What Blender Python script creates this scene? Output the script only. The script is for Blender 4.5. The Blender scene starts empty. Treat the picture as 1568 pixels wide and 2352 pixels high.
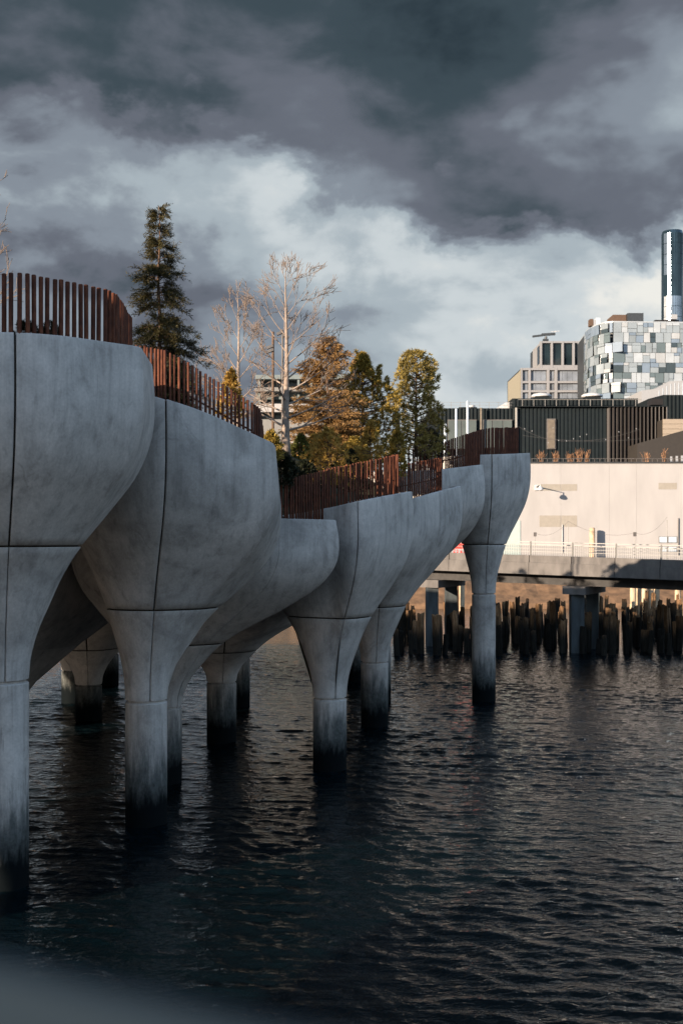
import bpy, math, random
import numpy as np
from mathutils import Vector, noise as mnoise

random.seed(7)
rng = np.random.default_rng(7)
SC = bpy.context.scene
COL = SC.collection
R = math.radians

# ------------------------------------------------------------------ camera
EYE = 6.5          # height of the eye above the water, metres
FPX = 2613.0       # focal length in pixels of a 1568 x 2352 picture (40 mm on 36 mm height)
cd = bpy.data.cameras.new('camera')
cam = bpy.data.objects.new('camera', cd); COL.objects.link(cam); SC.camera = cam
cam.location = (0, 0, EYE); cam.rotation_euler = (R(90), 0, 0)
cd.sensor_fit = 'VERTICAL'; cd.sensor_height = 36; cd.lens = 40; cd.shift_y = 63/2352
cd.clip_start = 0.05; cd.clip_end = 6000
cd.dof.use_dof = True; cd.dof.focus_distance = 31; cd.dof.aperture_fstop = 2.0

# ------------------------------------------------------------------ sun, sky, exposure
SC.view_settings.view_transform = 'Standard'; SC.view_settings.look = 'None'
SC.view_settings.gamma = 1; SC.view_settings.use_curve_mapping = False
EXPO = 1.8
SC.view_settings.exposure = EXPO
SUN_T = Vector((0.72, 0.66, -0.20)).normalized()          # the way the light travels: low sun from the left, a little behind the camera
sd = bpy.data.lights.new('sun', 'SUN'); sd.energy = 3.4; sd.angle = R(0.6); sd.color = (1.0, 0.82, 0.64)
sun = bpy.data.objects.new('sun', sd); COL.objects.link(sun)
sun.rotation_euler = SUN_T.to_track_quat('-Z', 'Y').to_euler(); sun.location = (-60, -30, 40)
sun_el = math.asin(-SUN_T.z); sun_az = math.atan2(-SUN_T.x, -SUN_T.y)      # azimuth from +Y towards +X

W = bpy.data.worlds.new('World'); SC.world = W; W.use_nodes = True
nt = W.node_tree; nt.nodes.clear()
def wn(t, **k):
    n = nt.nodes.new(t)
    for a, v in k.items(): setattr(n, a, v)
    return n
def wl(a, b): nt.links.new(a, b)
def wmath(op, a, b=None, c=None):
    n = wn('ShaderNodeMath', operation=op)
    for i, v in enumerate((a, b, c)):
        if v is None: continue
        if isinstance(v, (int, float)): n.inputs[i].default_value = v
        else: wl(v, n.inputs[i])
    return n.outputs[0]
def wsmooth(x, lo, hi, to0=0.0, to1=1.0):
    n = wn('ShaderNodeMapRange', interpolation_type='SMOOTHSTEP')
    wl(x, n.inputs[0]); n.inputs[1].default_value = lo; n.inputs[2].default_value = hi
    n.inputs[3].default_value = to0; n.inputs[4].default_value = to1
    return n.outputs[0]
tc = wn('ShaderNodeTexCoord')
sep = wn('ShaderNodeSeparateXYZ'); wl(tc.outputs['Generated'], sep.inputs[0])
dx, dy, dz = sep.outputs
def wnoise(scale, stretch, detail=7, rough=0.55, distort=0.3, off=(0, 0, 0)):
    m = wn('ShaderNodeMapping'); m.inputs['Scale'].default_value = stretch; m.inputs['Location'].default_value = off
    wl(tc.outputs['Generated'], m.inputs[0])
    n = wn('ShaderNodeTexNoise'); wl(m.outputs[0], n.inputs['Vector'])
    n.inputs['Scale'].default_value = scale; n.inputs['Detail'].default_value = detail
    n.inputs['Roughness'].default_value = rough; n.inputs['Distortion'].default_value = distort
    return n.outputs['Fac']
nA = wnoise(3.6, (1, 1, 1.7), 5, .48, .15, (8.8, 0.5, 6.5))      # big cloud masses
nB = wnoise(9.0, (1, 1, 1.6), 8, .56, .2, (4.4, 8.5, 3.7))    # ragged edges
nC = wnoise(6.0, (1, 1, 1.9), 7, .52, .2, (8.3, 1.4, 9.0))      # variation inside the deck
nA0 = wmath('SUBTRACT', nA, .5); nB0 = wmath('SUBTRACT', nB, .5); nC0 = wmath('SUBTRACT', nC, .5)
# underside of the dark deck: it starts higher on the left than on the right
edge = wsmooth(dx, -.10, .26, .312, .236)
hv = wmath('ADD', wmath('SUBTRACT', dz, edge), wmath('ADD', wmath('MULTIPLY', nB0, .21), wmath('MULTIPLY', nA0, .12)))
deck = wsmooth(hv, -.022, .035)
low = wmath('ADD', wsmooth(dx, -.22, .18, .42, .69), wmath('ADD', wmath('MULTIPLY', nC0, 1.10), wmath('MULTIPLY', nA0, .55)))
low = wmath('ADD', low, wsmooth(dz, .02, .17, .14, 0.0))
rim = wmath('MULTIPLY', wsmooth(hv, -.11, -.015), .12)           # the thin bright margin below the deck
low = wmath('ADD', low, rim)
up = wmath('ADD', .235, wmath('ADD', wmath('MULTIPLY', nC0, .60), wmath('MULTIPLY', nA0, .42)))
up = wmath('SUBTRACT', up, wsmooth(dz, .34, .50, 0.0, .10))
hole = wmath('MULTIPLY', wsmooth(nA, .545, .66), .15)
up = wmath('ADD', wmath('ADD', up, hole), wmath('MULTIPLY', nB0, .26))
low = wmath('ADD', low, wmath('MULTIPLY', nB0, .42))
mixL = wn('ShaderNodeMix', data_type='FLOAT'); wl(deck, mixL.inputs[0]); wl(low, mixL.inputs[2]); wl(up, mixL.inputs[3])
ramp = wn('ShaderNodeValToRGB'); wl(mixL.outputs[0], ramp.inputs[0])
er = ramp.color_ramp; er.interpolation = 'EASE'
stops = [(0.0, (.022, .036, .048)), (.14, (.050, .074, .092)), (.30, (.136, .153, .190)), (.46, (.240, .278, .328)),
         (.62, (.40, .465, .51)), (.80, (.60, .655, .68)), (1.0, (.86, .85, .80))]
er.elements[0].position = 0; er.elements[1].position = 1
while len(er.elements) < len(stops): er.elements.new(.5)
for e, (p, c) in zip(er.elements, stops): e.position = p; e.color = (*c, 1)
SKY_STR = 0.15
cm = wn('ShaderNodeVectorMath', operation='SCALE'); wl(ramp.outputs[0], cm.inputs[0]); cm.inputs['Scale'].default_value = 1/SKY_STR/(2**EXPO)
sky = wn('ShaderNodeTexSky'); sky.sky_type = 'NISHITA'; sky.sun_disc = False
sky.sun_elevation = sun_el; sky.sun_rotation = sun_az
sky.air_density = 1.0; sky.dust_density = 0.4; sky.altitude = 0
# the cloud deck covers the view, the zenith and the left; the unseen gap to the rear right is shaped to light right-hand faces
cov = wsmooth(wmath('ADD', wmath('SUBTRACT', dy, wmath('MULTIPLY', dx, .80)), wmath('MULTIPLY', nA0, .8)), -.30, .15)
cov = wmath('MAXIMUM', cov, wsmooth(wmath('ADD', dz, wmath('MULTIPLY', nA0, .35)), .50, .16))      # cloud banks added along the unseen horizon to darken the undersides
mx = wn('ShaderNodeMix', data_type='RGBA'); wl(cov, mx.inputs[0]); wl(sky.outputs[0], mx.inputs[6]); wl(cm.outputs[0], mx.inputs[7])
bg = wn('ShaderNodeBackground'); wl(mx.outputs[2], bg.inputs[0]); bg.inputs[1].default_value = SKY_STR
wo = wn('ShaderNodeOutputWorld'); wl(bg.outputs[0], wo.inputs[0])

# ------------------------------------------------------------------ helpers
def P(px, py, d):
    """a point seen at (px, py) of the 1568 x 2352 picture, d metres away"""
    return Vector(((px-784)/FPX*d, d, EYE-(py-1239)/FPX*d))
def X(px, d): return (px-784)/FPX*d
def Z(py, d): return EYE-(py-1239)/FPX*d

ORI = {}
def tag(o, label=None, cat=None, group=None, kind=None):
    if label: o['label'] = label
    if cat: o['category'] = cat
    if group: o['group'] = group
    if kind: o['kind'] = kind
    return o
def thing(name, loc, label, cat, group=None):
    o = bpy.data.objects.new(name, None); COL.objects.link(o); o.location = loc
    o.empty_display_size = .3
    ORI[o.name] = Vector(loc)
    return tag(o, label, cat, group)
class MB:
    def __init__(s): s.v = []; s.f = []
    def add(s, vs, fs):
        n = len(s.v); s.v += [tuple(v) for v in vs]; s.f += [tuple(i+n for i in f) for f in fs]; return s
    def box(s, x0, x1, y0, y1, z0, z1):
        return s.add([(x0,y0,z0),(x1,y0,z0),(x1,y1,z0),(x0,y1,z0),(x0,y0,z1),(x1,y0,z1),(x1,y1,z1),(x0,y1,z1)],
                     [(0,3,2,1),(4,5,6,7),(0,1,5,4),(1,2,6,5),(2,3,7,6),(3,0,4,7)])
    def bar(s, a, b, w, h=None, up=(0,0,1)):
        """square bar from a to b, w wide, h high"""
        a = Vector(a); b = Vector(b); h = w if h is None else h
        t = (b-a).normalized(); u = Vector(up)
        if abs(t.dot(u)) > .98: u = Vector((0,1,0))
        r = t.cross(u).normalized(); u = r.cross(t)
        q = []
        for p in (a, b):
            for i, j in ((-1,-1),(1,-1),(1,1),(-1,1)): q.append(p + r*(w/2*i) + u*(h/2*j))
        return s.add(q, [(0,1,2,3),(7,6,5,4),(0,4,5,1),(1,5,6,2),(2,6,7,3),(3,7,4,0)])
    def tube(s, pts, rad, n=8, cap=True):
        pts = [Vector(p) for p in pts]
        if isinstance(rad, (int, float)): rad = [rad]*len(pts)
        vs = []; fs = []; u = None
        for i, p in enumerate(pts):
            t = (pts[min(i+1, len(pts)-1)]-pts[max(i-1, 0)]).normalized()
            if u is None:
                u = t.cross(Vector((0,0,1)) if abs(t.z) < .9 else Vector((1,0,0))).normalized()
            else:
                u = (u - t*u.dot(t)).normalized()
            w = t.cross(u)
            for k in range(n):
                a = 2*math.pi*k/n
                vs.append(p + u*(math.cos(a)*rad[i]) + w*(math.sin(a)*rad[i]))
        for i in range(len(pts)-1):
            for k in range(n):
                a = i*n+k; b = i*n+(k+1) % n
                fs.append((a, b, b+n, a+n))
        if cap:
            fs.append(tuple(range(n-1, -1, -1))); fs.append(tuple((len(pts)-1)*n+k for k in range(n)))
        return s.add(vs, fs)
    def lathe(s, prof, c=(0,0), n=24, cap=True):
        vs = []; fs = []
        for r, z in prof:
            for k in range(n):
                a = 2*math.pi*k/n; vs.append((c[0]+r*math.cos(a), c[1]+r*math.sin(a), z))
        for i in range(len(prof)-1):
            for k in range(n):
                a = i*n+k; b = i*n+(k+1) % n; fs.append((a, b, b+n, a+n))
        if cap:
            fs.append(tuple(range(n-1, -1, -1))); fs.append(tuple((len(prof)-1)*n+k for k in range(n)))
        return s.add(vs, fs)
    def prism(s, pts, axis, a, b):
        """extrude 2-D outline pts along axis ('x','y','z') from a to b"""
        def m(p, t): return {'x': (t, p[0], p[1]), 'y': (p[0], t, p[1]), 'z': (p[0], p[1], t)}[axis]
        n = len(pts)
        return s.add([m(p, a) for p in pts]+[m(p, b) for p in pts],
                     [tuple(range(n-1, -1, -1)), tuple(range(n, 2*n))]+[(i, (i+1) % n, n+(i+1) % n, n+i) for i in range(n)])
    def build(s, name, mat, parent=None, smooth=False, loc=None):
        o0 = Vector((0, 0, 0))
        if parent is not None: o0 = ORI[parent.name]
        base = Vector(loc) if loc is not None else o0
        me = bpy.data.meshes.new(name)
        me.from_pydata([(v[0]-base.x, v[1]-base.y, v[2]-base.z) for v in s.v], [], s.f)
        me.materials.append(M[mat] if isinstance(mat, str) else mat)
        if smooth: me.shade_smooth()
        me.update()
        return link(name, me, parent, base)
def link(name, me, parent=None, base=Vector((0,0,0)), scale=None, rot=None):
    o = bpy.data.objects.new(name, me); COL.objects.link(o)
    if parent is not None:
        o.parent = parent; o.location = Vector(base)-ORI[parent.name]
    else: o.location = base
    ORI[o.name] = Vector(base)
    if scale: o.scale = scale
    if rot: o.rotation_euler = rot
    return o
def smooth_by_angle(o, deg=40):
    o.data.shade_smooth()
    try: o.data.set_sharp_from_angle(angle=R(deg))
    except Exception: pass
def np_mesh(name, verts, faces, mat, parent=None, smooth=False, kind=None):
    """verts (n,3) in world space, faces (m,k)"""
    base = np.array(ORI[parent.name]) if parent is not None else np.zeros(3)
    verts = np.asarray(verts, dtype=np.float64)-base; faces = np.asarray(faces, dtype=np.int32)
    me = bpy.data.meshes.new(name); k = faces.shape[1]
    me.vertices.add(len(verts)); me.vertices.foreach_set('co', verts.astype(np.float32).ravel())
    me.loops.add(faces.size); me.loops.foreach_set('vertex_index', faces.ravel())
    me.polygons.add(len(faces)); me.polygons.foreach_set('loop_start', np.arange(0, faces.size, k, dtype=np.int32))
    me.materials.append(M[mat] if isinstance(mat, str) else mat)
    me.update(calc_edges=True); me.validate()
    if smooth: me.shade_smooth()
    o = link(name, me, parent, Vector(base)); tag(o, kind=kind); return o

# ------------------------------------------------------------------ materials
M = {}
class NT:
    def __init__(s, name):
        m = bpy.data.materials.new(name); m.use_nodes = True; M[name] = m; s.m = m; s.t = m.node_tree
        s.b = s.t.nodes['Principled BSDF']; s.out = s.t.nodes['Material Output']
    def n(s, t, **k):
        n = s.t.nodes.new(t)
        for a, v in k.items(): setattr(n, a, v)
        return n
    def l(s, a, b): s.t.links.new(a, b)
    def pos(s, scale=(1,1,1), off=(0,0,0), obj=False):
        m = s.n('ShaderNodeMapping'); m.inputs['Scale'].default_value = scale; m.inputs['Location'].default_value = off
        if obj: s.l(s.n('ShaderNodeTexCoord').outputs['Object'], m.inputs[0])
        else: s.l(s.n('ShaderNodeNewGeometry').outputs['Position'], m.inputs[0])
        return m.outputs[0]
    def noise(s, vec, scale, detail=6, rough=.55, dist=0):
        n = s.n('ShaderNodeTexNoise'); s.l(vec, n.inputs['Vector'])
        n.inputs['Scale'].default_value = scale; n.inputs['Detail'].default_value = detail
        n.inputs['Roughness'].default_value = rough; n.inputs['Distortion'].default_value = dist
        return n.outputs['Fac']
    def ramp(s, f, stops, interp='LINEAR'):
        n = s.n('ShaderNodeValToRGB'); s.l(f, n.inputs[0]); e = n.color_ramp; e.interpolation = interp
        while len(e.elements) < len(stops): e.elements.new(.5)
        for a, (p, c) in zip(e.elements, stops):
            a.position = p; a.color = (*(c if isinstance(c, tuple) else (c, c, c)), 1)
        return n.outputs[0]
    def mul(s, a, b, fac=1.0):
        n = s.n('ShaderNodeMix', data_type='RGBA', blend_type='MULTIPLY')
        if isinstance(fac, float): n.inputs[0].default_value = fac
        else: s.l(fac, n.inputs[0])
        s.l(a, n.inputs[6]); s.l(b, n.inputs[7]); return n.outputs[2]
    def mix(s, f, a, b):
        n = s.n('ShaderNodeMix', data_type='RGBA')
        if isinstance(f, float): n.inputs[0].default_value = f
        else: s.l(f, n.inputs[0])
        for v, i in ((a, 6), (b, 7)):
            if isinstance(v, tuple): n.inputs[i].default_value = (*v, 1)
            else: s.l(v, n.inputs[i])
        return n.outputs[2]
    def math(s, op, a, b=None):
        n = s.n('ShaderNodeMath', operation=op)
        for i, v in enumerate((a, b)):
            if v is None: continue
            if isinstance(v, (int, float)): n.inputs[i].default_value = v
            else: s.l(v, n.inputs[i])
        return n.outputs[0]
    def maprange(s, x, a, b, c=0., d=1.):
        n = s.n('ShaderNodeMapRange', interpolation_type='SMOOTHSTEP'); s.l(x, n.inputs[0])
        for i, v in enumerate((a, b, c, d)): n.inputs[i+1].default_value = v
        return n.outputs[0]
    def bump(s, h, strength=.3, dist=.02, prev=None):
        n = s.n('ShaderNodeBump'); n.inputs['Strength'].default_value = strength; n.inputs['Distance'].default_value = dist
        s.l(h, n.inputs['Height'])
        if prev is not None: s.l(prev, n.inputs['Normal'])
        s.l(n.outputs[0], s.b.inputs['Normal']); return n.outputs[0]
    def col(s, c): s.l(c, s.b.inputs['Base Color'])
    def objrand(s): return s.n('ShaderNodeObjectInfo').outputs['Random']
def simple(name, c, rough=.7, metal=0., var=.25, scale=3., bump=0., spec=.5, stretch=(1,1,1), rnd=0.):
    t = NT(name); n = t.noise(t.pos(stretch), scale, 5)
    a = tuple(x*(1-var) for x in c); b = tuple(min(1, x*(1+var)) for x in c)
    col = t.ramp(n, [(.3, a), (.7, b)])
    if rnd:
        col = t.mul(col, t.ramp(t.objrand(), [(0, 1-rnd), (1, 1.0)]))
    t.col(col)
    t.b.inputs['Roughness'].default_value = rough; t.b.inputs['Metallic'].default_value = metal
    t.b.inputs['Specular IOR Level'].default_value = spec
    if bump: t.bump(n, bump, .01)
    return t.m

def concrete(name, tide=False, base=(.56, .515, .475)):
    t = NT(name)
    big = t.noise(t.pos(), .75, 6, .6, .6)
    mid = t.noise(t.pos((1, 1, .8), (4, 2, 7)), 2.6, 7, .65, .5)
    fine = t.noise(t.pos(), 22, 4, .6)
    streak = t.noise(t.pos((5.5, 5.5, .32), (1, 3, 0)), 1.0, 6, .6, .15)
    c = t.ramp(big, [(.30, tuple(x*.60 for x in base)), (.45, tuple(x*.86 for x in base)), (.58, base), (.75, tuple(min(1, x*1.13) for x in base))])
    c = t.mul(c, t.ramp(mid, [(.28, .66), (.48, .94), (.66, 1.05)]), .7)
    c = t.mul(c, t.ramp(streak, [(.30, .62), (.48, .96), (.7, 1.06)]), .7)
    c = t.mul(c, t.ramp(fine, [(.25, .82), (.7, 1.06)]), .8)
    brush = t.noise(t.pos((26, 26, .9), (2, 0, 3)), 1.0, 3, .6)
    c = t.mul(c, t.ramp(brush, [(.3, .86), (.7, 1.05)]), .6)
    damp = t.noise(t.pos((1, 1, .7), (11, 6, 3)), 1.25, 8, .68, .9)
    c = t.mul(c, t.ramp(damp, [(.36, .66), (.43, .95), (.5, 1.0)]), .6)
    c = t.mul(c, t.ramp(t.objrand(), [(0, .93), (1, 1.05)]))
    # thin formwork lines and hair cracks
    vv = t.n('ShaderNodeTexVoronoi', feature='DISTANCE_TO_EDGE'); vv.inputs['Scale'].default_value = .48
    wob = t.n('ShaderNodeVectorMath', operation='ADD'); pz = t.pos((1, 1, .62), (.3, .9, .4)); t.l(pz, wob.inputs[0])
    wn_ = t.n('ShaderNodeTexNoise'); t.l(pz, wn_.inputs['Vector']); wn_.inputs['Scale'].default_value = 1.6
    sc_ = t.n('ShaderNodeVectorMath', operation='SCALE'); t.l(wn_.outputs['Color'], sc_.inputs[0]); sc_.inputs['Scale'].default_value = .45
    t.l(sc_.outputs[0], wob.inputs[1]); t.l(wob.outputs[0], vv.inputs['Vector'])
    crack = t.maprange(vv.outputs['Distance'], .003, .011)
    brk = t.maprange(t.noise(t.pos((1, 1, 1), (9, 1, 2)), 1.1, 3), .57, .66)
    cm = t.math('MAXIMUM', crack, t.math('SUBTRACT', 1.0, brk))
    c = t.mul(c, t.ramp(cm, [(0, .74), (1, 1.0)]), .7)
    # pin holes
    vp = t.n('ShaderNodeTexVoronoi'); vp.inputs['Scale'].default_value = 4.2; t.l(t.pos(), vp.inputs['Vector'])
    pin = t.maprange(vp.outputs['Distance'], .035, .06)
    c = t.mul(c, t.ramp(pin, [(0, .6), (1, 1.0)]), .5)
    rough = .82
    if tide:
        s = t.n('ShaderNodeSeparateXYZ'); t.l(t.n('ShaderNodeNewGeometry').outputs['Position'], s.inputs[0])
        zz = t.math('ADD', s.outputs[2], t.math('MULTIPLY', t.math('SUBTRACT', t.noise(t.pos((2.6, 2.6, .45)), 2.0, 8, .7), .5), 2.6))
        alg = t.ramp(t.noise(t.pos(), 9, 5, .7), [(.3, (.022, .027, .026)), (.7, (.085, .095, .093))])
        c = t.mix(t.maprange(zz, .95, 2.25, .93, 0.), c, alg)
        z2 = t.math('ADD', s.outputs[2], t.math('MULTIPLY', t.math('SUBTRACT', t.noise(t.pos((3, 3, .8)), 2.0, 7, .7), .5), 1.1))
        c = t.mix(t.maprange(z2, .45, 1.05, 1., 0.), c, (.003, .005, .006))
        # rust and drip marks below the joint
        drip = t.noise(t.pos((9, 9, .8), (0, 5, 1)), 1.0, 3)
        c = t.mul(c, t.ramp(drip, [(.24, .40), (.34, 1.0)]), .8)
    t.col(c); t.b.inputs['Roughness'].default_value = rough; t.b.inputs['Specular IOR Level'].default_value = .07 if tide else .3
    b1 = t.bump(fine, .16, .012); t.bump(mid, .25, .02, b1)
    return t.m
concrete('concrete'); concrete('concrete_tide', True)
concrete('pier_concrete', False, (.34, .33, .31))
def corten(name):
    t = NT(name)
    n = t.noise(t.pos((1, 1, .5)), 9, 6, .65); f = t.noise(t.pos(), 60, 3)
    c = t.ramp(n, [(.25, (.036, .010, .005)), (.5, (.095, .027, .0115)), (.75, (.19, .062, .028))])
    c = t.mul(c, t.ramp(f, [(.3, .75), (.7, 1.1)]), .7)
    c = t.mul(c, t.ramp(t.objrand(), [(0, .75), (1, 1.1)]))
    t.col(c); t.b.inputs['Roughness'].default_value = .72; t.b.inputs['Specular IOR Level'].default_value = .25
    t.bump(f, .2, .004)
corten('corten')
def water():
    t = NT('water')
    t.col(t.ramp(t.noise(t.pos(), .15, 3), [(.3, (.0010, .0036, .0052)), (.7, (.0016, .0055, .0075))]))
    t.b.inputs['Roughness'].default_value = .04; t.b.inputs['IOR'].default_value = 1.25
    p = t.pos((1.0, 1.7, 1)); q = t.pos((1.0, 1.5, 1), (5, 3, 0))
    a = t.noise(p, 4.2, 3, .5, .5); b = t.noise(q, 13.0, 3, .55, .6)
    b1 = t.bump(a, .36, .09); t.bump(b, .20, .022, b1)
water()
simple('soil', (.035, .026, .018), .95, var=.5, scale=6, bump=.5)
simple('undergrowth', (.030, .028, .012), .9, var=.6, scale=5, bump=.6)
# ------------------------------------------------------------------ water and land
def build_water():
    x0, x1, y0, y1, st = -15., 27., 5.0, 72., .088
    xs = np.arange(x0, x1+1e-6, st); ys = np.arange(y0, y1+1e-6, st)
    XX, YY = np.meshgrid(xs, ys); H = np.zeros_like(XX)
    r = np.random.default_rng(11); wind = R(-112)          # waves run roughly towards the camera, a little to the left
    for lam in np.geomspace(.24, 4.5, 48):
        for _ in range(2):
            th = wind + r.normal(0, .42); k = 2*math.pi/lam
            amp = .0062*lam if lam < .5 else .0062*.5*(.5/lam)**.85
            H += amp*np.sin(k*(math.cos(th)*XX+math.sin(th)*YY)+r.uniform(0, 6.283))
    H = H*(.82+.5*np.sin(.31*XX+.17*YY+1)*np.sin(.23*YY-.11*XX)) + .35*np.abs(H)
    fade = np.minimum.reduce([(XX-x0)/3, (x1-XX)/3, (YY-y0)/2, (y1-YY)/8]).clip(0, 1)
    H *= fade
    ny, nx = XX.shape
    V = np.stack([XX, YY, H], -1).reshape(-1, 3)
    i = np.arange(nx*ny).reshape(ny, nx)
    F = np.stack([i[:-1, :-1], i[:-1, 1:], i[1:, 1:], i[1:, :-1]], -1).reshape(-1, 4)
    # one sheet: the same mesh goes on flat out to the horizon
    bx0, bx1, by0, by1 = xs[0], xs[-1], ys[0], ys[-1]
    L = 3200.; n = len(V)
    ring = np.array([(bx0,by0,0),(bx1,by0,0),(bx1,by1,0),(bx0,by1,0),(-L,-L,0),(L,-L,0),(L,L,0),(-L,L,0)], float)
    V = np.vstack([V, ring]); F = np.vstack([F, n+np.array([(4,5,1,0),(5,6,2,1),(6,7,3,2),(7,4,0,3)])])
    o = np_mesh('river_water', V, F, 'water', smooth=True, kind='structure')
    return o
build_water()

simple('quay_stone', (.14, .080, .042), .9, var=.45, scale=1.2, bump=.4)
simple('land', (.12, .10, .08), .95, var=.3, scale=.3)
# far shore: one sheet of land reaching the horizon, with a sloping stone edge
SHORE = 106.
m = MB()
m.add([(-900, SHORE+6, 2.6), (900, SHORE+6, 2.6), (3000, 3000, 2.6), (-3000, 3000, 2.6)], [(0, 1, 2, 3)])
m.build('land', 'land')['kind'] = 'structure'
mq = MB(); nxq = 160
for i in range(nxq+1):
    x = -60+180*i/nxq
    for k, (yy, zz) in enumerate(((SHORE, -1.0), (SHORE+.8, .55), (SHORE+2.6, 1.35), (SHORE+4.4, 2.25), (SHORE+6.2, 2.62))):
        j = .35*mnoise.noise((x*.8, k*3.1, 0)); mq.v.append((x, yy+j, zz+.25*mnoise.noise((x*1.1, k*2.3, 5)) if k < 4 else zz))
for i in range(nxq):
    for k in range(4):
        a = i*5+k; mq.f.append((a, a+5, a+6, a+1))
mq.build('shore_bank', 'quay_stone')['kind'] = 'structure'

# ------------------------------------------------------------------ concrete planters of the island
GS = np.array([0, .06, .14, .226, .33, .41, .52, .64, .77, .89, 1.0])
GG = np.array([0, .012, .065, .160, .285, .415, .635, .860, .985, 1.005, .985])
def gprof(s):
    # smooth monotone profile through the table
    s = np.clip(s, 0, 1)
    d = np.gradient(GG, GS); i = np.clip(np.searchsorted(GS, s)-1, 0, len(GS)-2)
    h = GS[i+1]-GS[i]; u = (s-GS[i])/h
    return ((2*u**3-3*u**2+1)*GG[i]+(u**3-2*u**2+u)*h*d[i]+(-2*u**3+3*u**2)*GG[i+1]+(u**3-u**2)*h*d[i+1])
def outline(rim, ax):
    """filleted rim polygon as polar samples round the axis"""
    n = len(rim); pts = []
    for i in range(n):
        p0, p1, p2 = (np.array(rim[(i+k) % n][:3], float) for k in (-1, 0, 1)); f = rim[i][3]
        a = p0-p1; b = p2-p1
        la, lb = np.linalg.norm(a[:2]), np.linalg.norm(b[:2])
        f1 = min(f, la*.48); f2 = min(f, lb*.48)
        A = p1+a*(f1/la); B = p1+b*(f2/lb)
        for u in np.linspace(0, 1, 9): pts.append((1-u)**2*A+2*u*(1-u)*p1+u*u*B)
    q = []
    for i in range(len(pts)):
        a, b = pts[i], pts[(i+1) % len(pts)]; k = max(1, int(np.linalg.norm((b-a)[:2])/.16))
        for j in range(k): q.append(a+(b-a)*j/k)
    q = np.array(q); th = np.arctan2(q[:, 1]-ax[1], q[:, 0]-ax[0]); rr = np.hypot(q[:, 0]-ax[0], q[:, 1]-ax[1])
    o = np.argsort(th); return th[o], rr[o], q[o, 2]
RIMS = {}
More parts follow.
